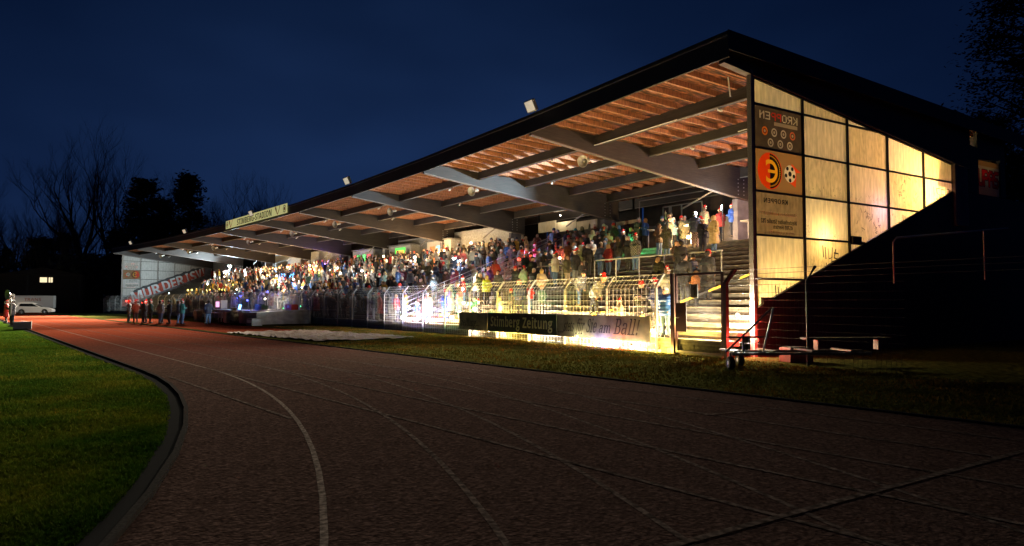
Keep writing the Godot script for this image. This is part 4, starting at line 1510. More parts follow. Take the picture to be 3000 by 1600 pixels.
	for i in 12:
		bulb("small warm light held up in the far crowd, %s from the near end" % ORD[i], S3(50.0 + 3.0 * i, 1.0 + 7.5 * fposmod(i * 0.618, 1.0), 2.75 + 0.386 * 7.5 * fposmod(i * 0.618, 1.0)), ["warm", "yellow", "white"][i % 3], 3.0, 0.07, "small lights held up in the far crowd")
	bulb("blue lamp over the far fence nearest the stage", S3(49.0, -0.9, 2.55), "blue", 2.0, 0.09)
	bulb("blue lamp on a fence post behind the stage", S3(55.5, -1.2, 2.2), "blue", 2.0, 0.09)
	bulb("violet lamp under the lit kiosk in the upper crowd", S3(59.6, 9.4, 5.9), "violet", 9.0, 0.1)
	for q in [[36.0, 0.2, 2.0], [40.0, 0.4, 2.2], [42.0, -0.6, 1.3], [44.5, -0.5, 1.0], [46.5, -0.4, 1.1], [49.5, -0.5, 1.4], [51.5, -0.6, 0.9]]:
		bulb("green glowing ball for a laser dot behind the fence, %s from the near end" % ORD[[36.0, 40.0, 42.0, 44.5, 46.5, 49.5, 51.5].find(q[0])], S3(q[0], q[1], q[2]), "green", 0.0, 0.05, "green laser dots behind the fence")  # glowing balls stand in for reflected laser dots
	# floodlights: the white work lights on the platform that shine into the stand
	for q in [[9.6, 10.2, 6.45, "white work light on a stand shining along the first roof bays", [18.0, 2.5, 7.4], 420.0, 24.0, 5.0], [88.0, 9.8, 6.75, "dazzling white work light at the far end of the platform", [66.0, -4.0, 6.0], 250.0, 30.0, 200.0]]:
		var at := S3(q[0], q[1], q[2])
		var o := thing("work_light", q[3], "floodlight", Transform3D(Basis(), at), "white work lights")
		var to := S3(q[4][0], q[4][1], q[4][2]) - at
		var b := Basis.looking_at(to)
		var mb := MB.new()
		mb.bevel_box(Transform3D(b, Vector3.ZERO), Vector3(0.34, 0.26, 0.1), 0.02)
		part("housing", mb.mesh(), M.black, o)
		mb = MB.new()
		mb.box(Transform3D(b, b * Vector3(0, 0, -0.056)), Vector3(0.3, 0.22, 0.01))
		part("lamp_face", mb.mesh(), M.flood, o)
		mb = MB.new()
		mb.bar(Vector3(0, -0.13, 0), Vector3(0, 4.69 - q[2], 0), 0.025)
		part("stand_pole", mb.mesh(), M.black, o)
		spot(o, b * Vector3(0, 0, -0.1), b * Vector3(0, 0, -1), Color(0.62, 0.86, 1.0).linear_to_srgb(), q[5], q[6])
		omni(o, b * Vector3(0, 0.0, -0.16), Color(0.7, 0.9, 1.0).linear_to_srgb(), q[7], 0.1)
	# floodlights on the roof edge, with beams added to light track and lawn
	var fl := ["nearest", "second", "third", "fourth", "farthest"]
	for i in 5:
		var s := 9.58 + 20.85 * i
		var at := SF(s, -1.55, 9.72)
		var o := thing("roof_floodlight", "grey boxed floodlight on the roof edge, %s from the near end" % fl[i], "floodlight", at, "floodlights on the roof edge")
		var t := Transform3D(Basis(Vector3.RIGHT, 0.45) * Basis(Vector3.UP, 0.5), Vector3(0, 0.05, 0.12))
		var mb := MB.new()
		mb.bevel_box(t, Vector3(0.42, 0.5, 0.26), 0.03)
		part("housing", mb.mesh(), M.grey, o)
		mb = MB.new()
		mb.box(t * Transform3D(Basis(), Vector3(0, 0, 0.136)), Vector3(0.36, 0.42, 0.01))
		part("glass_face", mb.mesh(), M.roof_lamp, o)
		if i >= 0:
			var aim: Vector3 = o.transform.affine_inverse() * TR([15.5, 31.0, 24.0, 46.0, 62.0][i], [5.0, 7.0, -6.0, -14.0, -16.0][i], 0)
			spot(o, t * Vector3(0, 0, 0.2), aim, Color(1.0, 0.88, 0.66).linear_to_srgb(), [230.0, 170.0, 3000.0, 7500.0, 14000.0][i], [46.0, 42.0, 20.0, 34.0, 34.0][i], 0.2)
		if i == 4:
			spot(o, t * Vector3(0.05, 0, 0.2), o.transform.affine_inverse() * Vector3(-66.0, 1.0, -92.0), Color(1.0, 0.88, 0.66).linear_to_srgb(), 260.0, 14.0, 0.2)  # second beam added to brighten the car and trailer
		mb = MB.new()
		mb.bar(Vector3(0, -0.16, -0.12), Vector3(0, 0.05, 0.1), 0.03)
		part("bracket", mb.mesh(), M.black, o)
	# strip lamps under the front purlins and horn loudspeakers under the beams
	for b in 10:
		for i in 2:
			var o := thing("strip_lamp", "small white lamp bracket under the %s purlin in the %s bay" % [["front", "second"][i], ORD[b]], "lamp", SF(BAY * b + [3.0, 7.4][i], [2.3, 5.7][i], [8.66, 8.56][i]), "lamp brackets under the roof")
			var mb := MB.new()
			mb.bevel_box(Transform3D(Basis(Vector3.UP, 0.9) * Basis(Vector3.RIGHT, 0.35), Vector3(0, -0.09, 0.2)), Vector3(0.1, 0.09, 0.5), 0.015)
			part("housing", mb.mesh(), M.white, o)
			mb = MB.new()
			mb.bar(Vector3(0, 0.06, 0), Vector3(0, -0.07, 0.05), 0.02)
			part("stem", mb.mesh(), M.post, o)
	for i in 9:
		var s: float = [10.7, 20.6, 31.4, 41.3, 50.9, 62.5, 73.4, 82.0, 92.4][i]
		var at := SF(s, 2.1, 8.1)
		var o := thing("horn_loudspeaker", "grey horn loudspeaker hanging under the %s roof beam" % ORD[i], "loudspeaker", at, "horn loudspeakers under the roof beams")
		var t := Transform3D(Basis(Vector3.RIGHT, PI / 2 + 0.25), Vector3(0, 0, 0))
		t = Transform3D(Basis(Vector3.UP, 0.35), Vector3.ZERO) * t
		var mb := MB.new()
		mb.lathe(t, [[0.05, -0.3], [0.07, -0.12], [0.13, 0.05], [0.26, 0.2], [0.28, 0.2], [0.27, 0.19], [0.14, 0.04], [0.06, -0.1]], 18)
		part("horn", mb.mesh(), M.horn, o)
		mb = MB.new()
		mb.lathe(t, [[0.0, -0.42], [0.07, -0.42], [0.085, -0.4], [0.085, -0.28], [0.05, -0.27]], 12)
		part("driver", mb.mesh(), M.horn, o)
		mb = MB.new()
		mb.lathe(t, [[0.045, -0.1], [0.055, 0.06], [0.0, 0.09]], 10)
		part("centre_cone", mb.mesh(), M.horn, o)
		mb = MB.new()
		mb.tube([Vector3(0, 0.02, -0.15), Vector3(0.06, 0.25, -0.2), Vector3(0.06, 0.45, -0.25)], [0.018, 0.018, 0.018], 6)
		part("bracket", mb.mesh(), M.post, o)


const ORD := ["first", "second", "third", "fourth", "fifth", "sixth", "seventh", "eighth", "ninth", "tenth", "eleventh", "twelfth", "thirteenth", "fourteenth", "fifteenth", "sixteenth", "seventeenth", "eighteenth"]


# ---- trees --------------------------------------------------------------------------------------------------------
func limb(mb: MB, tw: MB, at: Vector3, dir: Vector3, length: float, r: float, depth: int, g: RandomNumberGenerator, up: float) -> void:
	var pts := [at]
	var rad := [r]
	var d := dir
	for i in 3:
		d = (d + Vector3(g.randf_range(-0.18, 0.18), up * 0.12, g.randf_range(-0.18, 0.18))).normalized()
		pts.append(pts[-1] + d * length / 3.0)
		rad.append(lerpf(r, r * 0.6, (i + 1) / 3.0))
	(mb if depth > 1 else tw).tube(pts, rad, 6 if depth > 2 else 3, false)
	if depth == 0:
		return
	var n := 3 if depth > 2 else 4
	for i in n:
		var k := 3 if i == 0 else g.randi_range(1, 3)
		var spread := 0.35 if i == 0 else g.randf_range(0.45, 0.95)
		var a := g.randf() * TAU
		var nd := (d + Vector3(cos(a), g.randf_range(-0.1, 0.5) * up, sin(a)) * spread).normalized()
		limb(mb, tw, pts[k], nd, length * g.randf_range(0.6, 0.85), rad[k] * 0.7, depth - 1, g, up)


func bare_meshes(sd: int, fork: float, up: float, depth := 5) -> Array:
	var g := RandomNumberGenerator.new()
	g.seed = sd
	var mb := MB.new(); var tw := MB.new()
	mb.tube([Vector3(0, -0.3, 0), Vector3(0.1, 2.5, 0), Vector3(0, fork, 0.1)], [0.5, 0.36, 0.3], 8, false)
	var n := 3
	for i in n:
		var a := TAU * i / n + g.randf()
		limb(mb, tw, Vector3(0, fork - 0.3 * i, 0.1), (Vector3(cos(a) * 0.42, 1.0, sin(a) * 0.42)).normalized(), 6.0, 0.26, depth, g, up)
	return [mb.mesh(), tw.mesh()]


func leafy_meshes(sd: int, h: float, w: float, lobes: int, low: float, leaf := 0.38, count := 46) -> Array:
	var g := RandomNumberGenerator.new()
	g.seed = sd
	var mb := MB.new(); var lf := MB.new()
	mb.tube([Vector3(0, -0.3, 0), Vector3(0.2, h * 0.5, 0), Vector3(0, h * 0.93, 0)], [0.45, 0.28, 0.06], 7, false)
	for i in lobes:
		var t := g.randf()
		var y := lerpf(low, h, t)
		var wide := w * (1.15 - t) * g.randf_range(0.5, 1.1) + 0.5
		var a := g.randf() * TAU
		var tip := Vector3(cos(a) * wide, y + g.randf_range(-0.5, 0.8), sin(a) * wide)
		mb.tube([Vector3(0, y - wide * 0.35, 0), tip], [0.09, 0.02], 3, false)
		var size := g.randf_range(0.7, 1.5)
		for j in count:
			var p := tip.lerp(Vector3(0, y, 0), g.randf() * 0.45) + Vector3(g.randfn(0, 0.5), g.randfn(0, 0.3), g.randfn(0, 0.5)) * size
			var e := Vector3(g.randf_range(-1, 1), g.randf_range(-0.4, 0.4), g.randf_range(-1, 1)).normalized() * leaf
			var q := e.cross(Vector3(g.randf_range(-1, 1), 1, g.randf_range(-1, 1))).normalized() * leaf * 0.45
			lf.quad(p - e, p + q, p + e, p - q, Vector3.UP)
	return [mb.mesh(), lf.mesh()]


func tree(called: String, label: String, meshes: Array, at: Vector3, scale: float, turn: float, leafy: bool) -> void:
	var o := thing(called, label, "tree", Transform3D(Basis(Vector3.UP, turn).scaled(Vector3.ONE * scale), at), "trees around the ground")
	part("trunk", meshes[0], M.bark, o)
	part("crown", meshes[1], M.needles if leafy else M.bark, o)


func build_trees() -> void:
	var b0 := bare_meshes(1, 6.0, 1.0)
	var b1 := bare_meshes(2, 4.0, 0.6)
	var b2 := bare_meshes(9, 5.0, 1.3)
	var l0 := leafy_meshes(3, 20.0, 5.0, 150, 4.0)
	var l1 := leafy_meshes(4, 22.0, 4.2, 130, 7.0)
	var r0 := leafy_meshes(13, 20.0, 5.0, 150, 4.0, 0.14, 150)
	# bare crowns against the dusk on the left, an ivy dark mass between, lighter ones behind the roof
	var list := [
		["bare_tree", "tallest wide bare tree against the sky at the left", b0, -0.645, 128, 1.5, 0.3, false],
		["bare_tree", "slender forked bare tree left of the tallest one", b2, -0.672, 118, 0.85, 1.4, false],
		["bare_tree", "low bare tree with two bent stems far left", b1, -0.713, 112, 0.78, 2.2, false],
		["bare_tree", "faint bare tree at the left edge of the sky", b1, -0.77, 120, 0.9, 0.5, false],
		["bare_tree", "bare tree half hidden right of the tallest one", b0, -0.6, 140, 1.5, 2.5, false],
		["dark_tree", "broad ivy dark tree in the middle of the left tree row", l0, -0.555, 122, 1.18, 0.0, true],
		["dark_tree", "second ivy dark tree leaning against the broad one", l0, -0.527, 132, 1.08, 1.9, true],
		["dark_tree", "tall layered dark tree standing apart above the far roof end", l1, -0.487, 125, 1.14, 0.7, true],
		["bare_tree", "thin bare tree just right of the tall layered tree", b2, -0.455, 150, 1.15, 0.2, false],
		["bare_tree", "bare tree above the far part of the roof edge", b1, -0.425, 150, 1.25, 3.0, false],
		["bare_tree", "pale wide bare tree behind the roof sign", b2, -0.372, 150, 1.35, 1.0, false],
		["bare_tree", "small bare tree behind the near end of the roof sign", b0, -0.4, 165, 0.95, 4.0, false],
		["dark_tree", "low dark tree behind the white trailer", l0, -0.7, 135, 0.72, 2.4, true],
		["dark_tree", "low dark tree at the left picture edge", l0, -0.79, 125, 0.7, 0.4, true],
		["dark_tree", "low dark tree left of the far end wall", l1, -0.6, 128, 0.68, 2.9, true],
		["dark_tree", "dark tree towering over the right end of the roof", r0, 0.79, 55, 1.5, 1.0, true],
		["dark_tree", "dark tree low behind the stand beside the towering one", r0, 0.72, 62, 0.95, 2.0, true],
		["dark_tree", "dark tree at the right picture edge behind the flat building", r0, 0.86, 50, 1.3, 3.1, true]]
	var extra := ["first", "second", "third", "fourth", "fifth", "sixth", "seventh", "eighth", "ninth", "tenth"]
	for i in 10:
		list.append(["bare_tree", "hazy bare tree in the back row on the left, %s from the left" % extra[i], [b0, b1, b2][i % 3], -0.79 + 0.043 * i, 158 + 6 * (i % 3), [1.25, 1.3, 1.35, 1.15][i % 4], i * 1.3, false])
	for i in 9:
		list.append(["dark_tree", "low dark evergreen of the left tree band, %s from the left" % extra[i], l0 if i % 2 == 0 else l1, -0.8 + 0.042 * i, 140 + 7 * (i % 3), [0.72, 0.6, 0.8][i % 3], i * 0.9, true])
	for q in list:
		tree(q[0], q[1], q[2], Vector3(q[3] * q[4], 0, -q[4]), q[5], q[6], q[7])
	# undergrowth along the far edge of the ground, one dark mass
	var mb := MB.new()
	var g := RandomNumberGenerator.new()
	g.seed = 77
	for i in 17000:
		var t := g.randf()
		var p := Vector3(lerpf(-125, -42, t), 0, -lerpf(112, 126, g.randf())) + Vector3(0, pow(g.randf(), 1.6) * (8.0 + 2.0 * sin(t * 23.0)), 0)
		var e := Vector3(g.randf_range(-1, 1), g.randf_range(-0.6, 0.6), g.randf_range(-1, 1)).normalized() * 0.8
		var q := e.cross(Vector3(0.3, 1, g.randf_range(-1, 1))).normalized() * 0.45
		mb.quad(p - e, p + q, p + e, p - q, Vector3.UP)
	var o := part("undergrowth", mb.mesh(), M.needles, self)
	tag(o, "dark undergrowth along the far edge of the ground", "undergrowth", "", "stuff")


# ---- house, trailer and car at the far end -------------------------------------------------------------------------
func build_far_things() -> void:
	var h := thing("house", "dark house among the trees with one lit window", "house", Transform3D(Basis(Vector3.UP, 0.5), Vector3(-77.5, 0, -111)))
	var mb := MB.new()
	mb.slab(Vector3(0, 3.0, 0), Vector3(11, 6.0, 8))
	part("wall", mb.mesh(), M.house_wall, h)
	mb = MB.new()
	mb.prism(Transform3D(Basis(), Vector3(0, 6.0, 0)), PackedVector2Array([Vector2(-6, 0), Vector2(6, 0), Vector2(0, 1.2)]), -4.5, 4.5)
	part("roof", mb.mesh(), M.house_wall, h)
	mb = MB.new()
	mb.slab(Vector3(0.4, 5.2, 4.03), Vector3(1.9, 0.95, 0.06))
	var w := part("window", mb.mesh(), M.frame, h)
	for x in [[-0.3, 0.95], [0.5, 0.22], [0.8, 0.25]]:
		mb = MB.new()
		mb.slab(Vector3(0.4 + x[0], 5.2, 4.07), Vector3(x[1], 0.8, 0.03))
		part("pane", mb.mesh(), M.house_glow, w)
	var t := thing("trailer", "long white trailer with faded red letters behind the white car", "trailer", Transform3D(Basis(Vector3.UP, 0.42).scaled(Vector3(0.8, 0.85, 0.8)), Vector3(-69.0, 0, -96.5)))
	mb = MB.new()
	mb.bevel_box(Transform3D(Basis(), Vector3(0, 1.95, 0)), Vector3(6.2, 2.1, 2.2), 0.05)
	part("body", mb.mesh(), M.trailer, t)
	text("lettering", "TRANS", M.faded_red, t, Transform3D(Basis(), Vector3(0.0, 2.35, 1.105)), 2.5, 0.5)
	for x in [-1.6, 1.0]:
		mb = MB.new()
		mb.tube([Vector3(x, 0.38, 0.75), Vector3(x, 0.38, 1.0)], [0.38, 0.38], 14)
		part("wheel", mb.mesh(), M.rubber, t)
	car()
	# two musicians on the grass at the left edge
	var f := thing("far_bin", "low dark bin on the track edge beside the sousaphone player", "bin", Transform3D(Basis(Vector3.UP, 0.6), TR(49.5, 3.3, 0.02)))
	mb = MB.new()
	mb.bevel_box(Transform3D(Basis(), Vector3(0, 0.2, 0)), Vector3(0.9, 0.4, 0.5), 0.03)
	part("body", mb.mesh(), M.cart, f)
	mb = MB.new()
	mb.slab(Vector3(0, 0.43, 0), Vector3(0.94, 0.05, 0.54))
	part("lid", mb.mesh(), M.black, f)


func car() -> void:
	var c := thing("parked_car", "white estate car parked on the track in front of the white trailer", "car", Transform3D(Basis(Vector3.UP, 0.36).scaled(Vector3.ONE * 0.93), Vector3(-65.3, 0, -91.5)))
	var side := PackedVector2Array()
	for p in [[-2.35, 0.35], [-2.38, 0.75], [-2.3, 1.0], [-2.15, 1.08], [0.75, 1.02], [1.6, 0.92], [2.2, 0.76], [2.36, 0.55], [2.3, 0.3], [1.86, 0.28]]:
		side.push_back(Vector2(p[0], p[1]))
	for i in 9:
		var a := PI * i / 8.0
		side.push_back(Vector2(1.42 + 0.42 * cos(a), 0.33 + 0.42 * sin(a)))
	side.push_back(Vector2(0.98, 0.24)); side.push_back(Vector2(-0.98, 0.24))
	for i in 9:
		var a := PI * i / 8.0
		side.push_back(Vector2(-1.42 + 0.42 * cos(a), 0.33 + 0.42 * sin(a)))
	side.push_back(Vector2(-1.86, 0.3))
	var mb := MB.new()
	mb.prism(Transform3D(), side, -0.88, 0.88)
	part("body", mb.mesh(), M.car, c)
	mb = MB.new()
	var lo := [[-2.2, 0.8], [0.9, 0.8]]; var hi := [[-1.9, 0.64], [-0.15, 0.64]]
	mb.hexa([Vector3(-2.2, 1.06, -0.82), Vector3(0.95, 1.0, -0.82), Vector3(0.95, 1.0, 0.82), Vector3(-2.2, 1.06, 0.82), Vector3(-1.95, 1.62, -0.66), Vector3(-0.1, 1.62, -0.66), Vector3(-0.1, 1.62, 0.66), Vector3(-1.95, 1.62, 0.66)])
	part("cabin", mb.mesh(), M.car, c)
	mb = MB.new()
	mb.hexa([Vector3(-1.95, 1.621, -0.62), Vector3(-0.15, 1.621, -0.62), Vector3(-0.15, 1.621, 0.62), Vector3(-1.95, 1.621, 0.62), Vector3(-1.8, 1.68, -0.55), Vector3(-0.3, 1.68, -0.55), Vector3(-0.3, 1.68, 0.55), Vector3(-1.8, 1.68, 0.55)])
	part("roof", mb.mesh(), M.car, c)
	for z in [-1, 1]:
		mb = MB.new()
		var q := [Vector3(-1.78, 1.12, 0.812), Vector3(0.62, 1.08, 0.812), Vector3(-0.16, 1.54, 0.692), Vector3(-1.62, 1.54, 0.692)]
		mb.quad(q[0] * Vector3(1, 1, z), q[1] * Vector3(1, 1, z), q[2] * Vector3(1, 1, z), q[3] * Vector3(1, 1, z), Vector3(0, 0, z))
		part("window", mb.mesh(), M.glass, c)
		for x in [-1.42, 1.42]:
			mb = MB.new()
			mb.lathe(Transform3D(Basis(Vector3.RIGHT, PI / 2 * z), Vector3(x, 0.34, 0.66 * z)), [[0.22, 0.2], [0.3, 0.22], [0.35, 0.16], [0.35, 0.02], [0.3, 0.0]], 20)
			var wh := part("wheel", mb.mesh(), M.rubber, c)
			mb = MB.new()
			for i in 5:
				var a := TAU * i / 5.0
				mb.bar(Vector3(x, 0.34, 0.87 * z), Vector3(x + 0.22 * cos(a), 0.34 + 0.22 * sin(a), 0.86 * z), 0.035, 5)
			part("rim", mb.mesh(), M.trim, wh)
	mb = MB.new()
	mb.quad(Vector3(0.93, 1.03, -0.74), Vector3(0.93, 1.03, 0.74), Vector3(-0.06, 1.59, 0.6), Vector3(-0.06, 1.59, -0.6), Vector3(1, 1, 0))
	part("windscreen", mb.mesh(), M.glass, c)
	for z in [-0.62, 0.62]:
		mb = MB.new()
		mb.ball(Vector3(2.24, 0.68, z), Vector3(0.1, 0.09, 0.17), 8)
		part("headlight", mb.mesh(), M.trim, c)
		mb = MB.new()
		mb.slab(Vector3(-2.33, 0.92, z * 1.15), Vector3(0.08, 0.2, 0.16))
		part("tail_light", mb.mesh(), M.red, c)


# ---- platform with tables and boxes beside the track ---------------------------------------------------------------
func build_stage() -> void:
	var s := thing("stage", "low stage covered in grey sheeting beside the track with boxes underneath", "stage")
	var mb := MB.new()
	SH(mb, 39.6, 55.5, -5.3, -1.9, 0.9, 0.9, 1.0, 1.0)
	part("deck", mb.mesh(), M.parapet, s)
	mb = MB.new()
	SH(mb, 36.9, 42.6, -5.6, -1.7, 0.05, 0.05, 0.9, 1.05)
	part("cover_sheet", mb.mesh(), M.tarp, s)
	for q in [40.5, 44.0, 47.5, 51.0, 54.8]:
		for d in [-5.2, -2.0]:
			mb = MB.new()
			mb.bar(S3(q, d, 0), S3(q, d, 0.9), 0.04)
			part("leg", mb.mesh(), M.trim, s)
	mb = MB.new()
	SH(mb, 44.3, 55.4, -2.5, -2.45, 0.02, 0.02, 0.9, 0.9)
	part("skirt", mb.mesh(), M.black, s)
	var items := [
		["crate", "grey crate with a white label at the near end of the stage", "crate", 36.4, -5.9, Vector3(1.3, 0.5, 0.7), "grey"],
		["sack", "rumpled tan sack leaning on the near corner of the stage", "sack", 40.4, -6.2, Vector3(0.8, 1.25, 0.6), "wood"],
		["sack", "shorter tan sack right of the rumpled one", "sack", 39.6, -6.3, Vector3(0.6, 0.95, 0.5), "wood"],
		["banner_bag", "dark cloth with pale script hanging beside the sacks", "banner", 42.2, -5.75, Vector3(1.5, 0.9, 0.12), "green_cloth"],
		["tub", "tall pale olive tub under the stage edge", "tub", 44.2, -5.6, Vector3(0.9, 0.85, 0.5), "banner_grey"],
		["tub", "olive box standing at the far part of the stage", "box", 53.2, -5.6, Vector3(1.1, 0.85, 0.5), "banner_grey"],
		["crate", "red and white crate under the middle of the stage", "crate", 46.6, -5.0, Vector3(0.7, 0.4, 0.4), "red"],
		["crate", "dark green crate on top of the stage", "crate", 44.0, -3.2, Vector3(0.9, 0.45, 0.5), "green_cloth"],
		["crate", "lower dark green crate on the stage with pale bottles", "crate", 42.0, -3.6, Vector3(0.8, 0.35, 0.5), "green_cloth"],
		["crate", "scarlet crate on the stage behind the grey sheeting", "crate", 39.0, -2.4, Vector3(1.3, 0.4, 0.5), "red"],
		["cool_box", "cool box with a magenta lit white front on the far stage", "box", 55.2, -3.0, Vector3(1.5, 0.8, 0.6), "white"]]
	var where := {"crate": 0}
	for q in items:
		var y := 0.0
		if q[0] == "crate" and q[4] > -4.5 or q[0] == "cool_box":
			y = 1.005
			if q[3] < 41:
				y = 1.06
			elif q[3] < 43:
				y = 1.03
		var o := thing(q[0], q[1], q[2], SF(q[3], q[4], y), "boxes round the stage")
		mb = MB.new()
		var z: Vector3 = q[5]
		if q[0] == "sack":
			mb.lathe(Transform3D(Basis().scaled(Vector3(z.x / 2, z.y, z.z / 2)), Vector3.ZERO), [[0.0, 0.0], [0.85, 0.02], [1.0, 0.25], [0.85, 0.6], [0.6, 0.85], [0.75, 0.95], [0.3, 1.0], [0.0, 0.97]], 10)
		elif q[0] == "tub":
			mb.hexa([Vector3(-z.x * 0.4, 0, -z.z * 0.4), Vector3(z.x * 0.4, 0, -z.z * 0.4), Vector3(z.x * 0.4, 0, z.z * 0.4), Vector3(-z.x * 0.4, 0, z.z * 0.4), Vector3(-z.x * 0.5, z.y, -z.z * 0.5), Vector3(z.x * 0.5, z.y, -z.z * 0.5), Vector3(z.x * 0.5, z.y, z.z * 0.5), Vector3(-z.x * 0.5, z.y, z.z * 0.5)])
		else:
			mb.bevel_box(Transform3D(Basis(), Vector3(0, z.y / 2, 0)), z, 0.02)
		part("body", mb.mesh(), M[q[6]], o)
		if q[0] == "crate":
			mb = MB.new()
			mb.slab(Vector3(0, z.y * 0.62, z.z / 2 + 0.012), Vector3(z.x * (0.75 if q[6] == "grey" else 0.3), z.y * 0.42, 0.02))
			part("label_plate", mb.mesh(), M.white if q[6] in ["grey", "red"] else M.black, o)
		if q[0] == "cool_box":
			mb = MB.new()
			mb.slab(Vector3(-0.15, 0.42, z.z / 2 + 0.012), Vector3(1.0, 0.5, 0.02))
			part("lit_front", mb.mesh(), M.pink_lit, o)
	var l := thing("laptop", "open laptop with a bright blue screen on the stage", "laptop", SF(48.6, -3.6, 1.006))
	mb = MB.new()
	mb.slab(Vector3(0, 0.012, 0), Vector3(0.5, 0.02, 0.34))
	part("base", mb.mesh(), M.grey, l)
	mb = MB.new()
	mb.box(Transform3D(Basis(Vector3.RIGHT, -0.25), Vector3(0, 0.2, -0.2)), Vector3(0.62, 0.42, 0.02))
	part("screen", mb.mesh(), M.screen, l)
	omni(l, Vector3(0, 0.25, 0.1), Color(0.4, 0.7, 1.0), 1.5, 0.1)
	var t := thing("folding_table", "white topped folding table in front of the stage", "table", SF(48.0, -5.6, 0))
	mb = MB.new()
	mb.slab(Vector3(0, 0.76, 0), Vector3(2.4, 0.04, 0.7))
	part("table_top", mb.mesh(), M.white, t)
	for x in [-1.1, 1.1]:
		mb = MB.new()
		mb.bar(Vector3(x, 0, 0), Vector3(x, 0.74, 0), 0.025)
		part("leg", mb.mesh(), M.trim, t)
	# glittering blue stars held up in the crowd
	for i in 2:
		var o := thing("light_figure", "glittering blue light figure standing in the crowd, %s one from the stair" % ["second", "first"][i], "light figure", SF([62.0, 59.6][i], 5.6, 3.55), "glittering blue light figures")
		mb = MB.new()
		var g := RandomNumberGenerator.new()
		g.seed = 5 + i
		for k in 60:
			var a := g.randf() * TAU
			var y := g.randf()
			mb.ball(Vector3(cos(a) * 0.28 * (1.1 - 0.5 * y), 0.1 + y * 1.1, sin(a) * 0.28 * (1.1 - 0.5 * y)), Vector3.ONE * 0.035, 4)
		part("lights", mb.mesh(), M.sparkle, o).set_meta("kind", "stuff")
		mb = MB.new()
		mb.lathe(Transform3D(), [[0.32, 0.0], [0.28, 0.4], [0.18, 0.9], [0.12, 1.25], [0.0, 1.3]], 10)
		part("body", mb.mesh(), M.wire_dark, o)
		omni(o, Vector3(0, 0.7, 0.5), Color(0.3, 0.6, 1.0), 3.0, 0.3)


func build_cart() -> void:
	var at := Transform3D(Basis(Vector3.UP, 0.08), Vector3(5.6, 0, -16.5))
	var c := thing("flat_cart", "dark flat hand cart with two rubber wheels and a slanting handle frame by the gate", "cart", at)
	var mb := MB.new()
	mb.slab(Vector3(1.6, 0.37, 0.0), Vector3(3.6, 0.06, 0.07))
	mb.slab(Vector3(1.9, 0.37, -0.85), Vector3(3.6, 0.06, 0.07))
	for x in [-0.1, 0.9, 1.9, 2.9]:
		mb.slab(Vector3(x, 0.43, -0.42), Vector3(0.12, 0.04, 0.9))
	part("bed", mb.mesh(), M.cart, c)
	for p in [Vector3(-0.25, 0.16, 0.05), Vector3(0.35, 0.16, -0.8)]:
		mb = MB.new()
		mb.lathe(Transform3D(Basis(Vector3.FORWARD, PI / 2) * Basis(Vector3.RIGHT, 0.0), p), [[0.05, 0.07], [0.12, 0.075], [0.16, 0.05], [0.165, 0.0], [0.16, -0.05], [0.12, -0.075], [0.05, -0.07]], 18)
		var w := part("wheel", mb.mesh(), M.rubber, c)
		mb = MB.new()
		mb.lathe(Transform3D(Basis(Vector3.FORWARD, PI / 2), p), [[0.0, 0.07], [0.05, 0.068], [0.055, -0.068], [0.0, -0.07]], 12)
		part("hub", mb.mesh(), M.steel, w)
		mb = MB.new()
		mb.bar(p, Vector3(p.x, 0.4, p.z), 0.03)
		part("fork", mb.mesh(), M.cart, c)
	mb = MB.new()
	mb.bar(Vector3(0.1, 0.4, 0), Vector3(0.1, 0.78, 0), 0.03)
	mb.bar(Vector3(-0.35, 0.42, 0), Vector3(0.95, 1.5, -0.2), 0.028)
	mb.bar(Vector3(-0.3, 0.78, 0), Vector3(0.8, 0.78, -0.1), 0.028)
	part("handle_frame", mb.mesh(), M.cart, c)
	mb = MB.new()
	mb.bar(Vector3(0.6, 0.42, 0), Vector3(0.98, 1.5, -0.2), 0.024)
	part("bright_strut", mb.mesh(), M.steel, c)
	mb = MB.new()
	mb.slab(Vector3(3.0, 0.72, -0.4), Vector3(2.3, 0.05, 0.3))
	mb.slab(Vector3(2.2, 0.58, -0.4), Vector3(0.05, 0.28, 0.2))
	mb.slab(Vector3(3.8, 0.58, -0.4), Vector3(0.05, 0.28, 0.2))
	part("bench_rack", mb.mesh(), M.black, c)
	var o := thing("red_crate", "red lit crate lying on the ground behind the flat cart", "crate", Transform3D(Basis(Vector3.UP, 0.2), Vector3(7.8, 0, -18.4)))
	mb = MB.new()
	mb.bevel_box(Transform3D(Basis(), Vector3(0, 0.2, 0)), Vector3(0.7, 0.4, 0.5), 0.02)
	part("body", mb.mesh(), M.dark_red, o)
	mb = MB.new()
	mb.slab(Vector3(0, 0.41, 0), Vector3(0.6, 0.02, 0.4))
	part("lid", mb.mesh(), M.black, o)


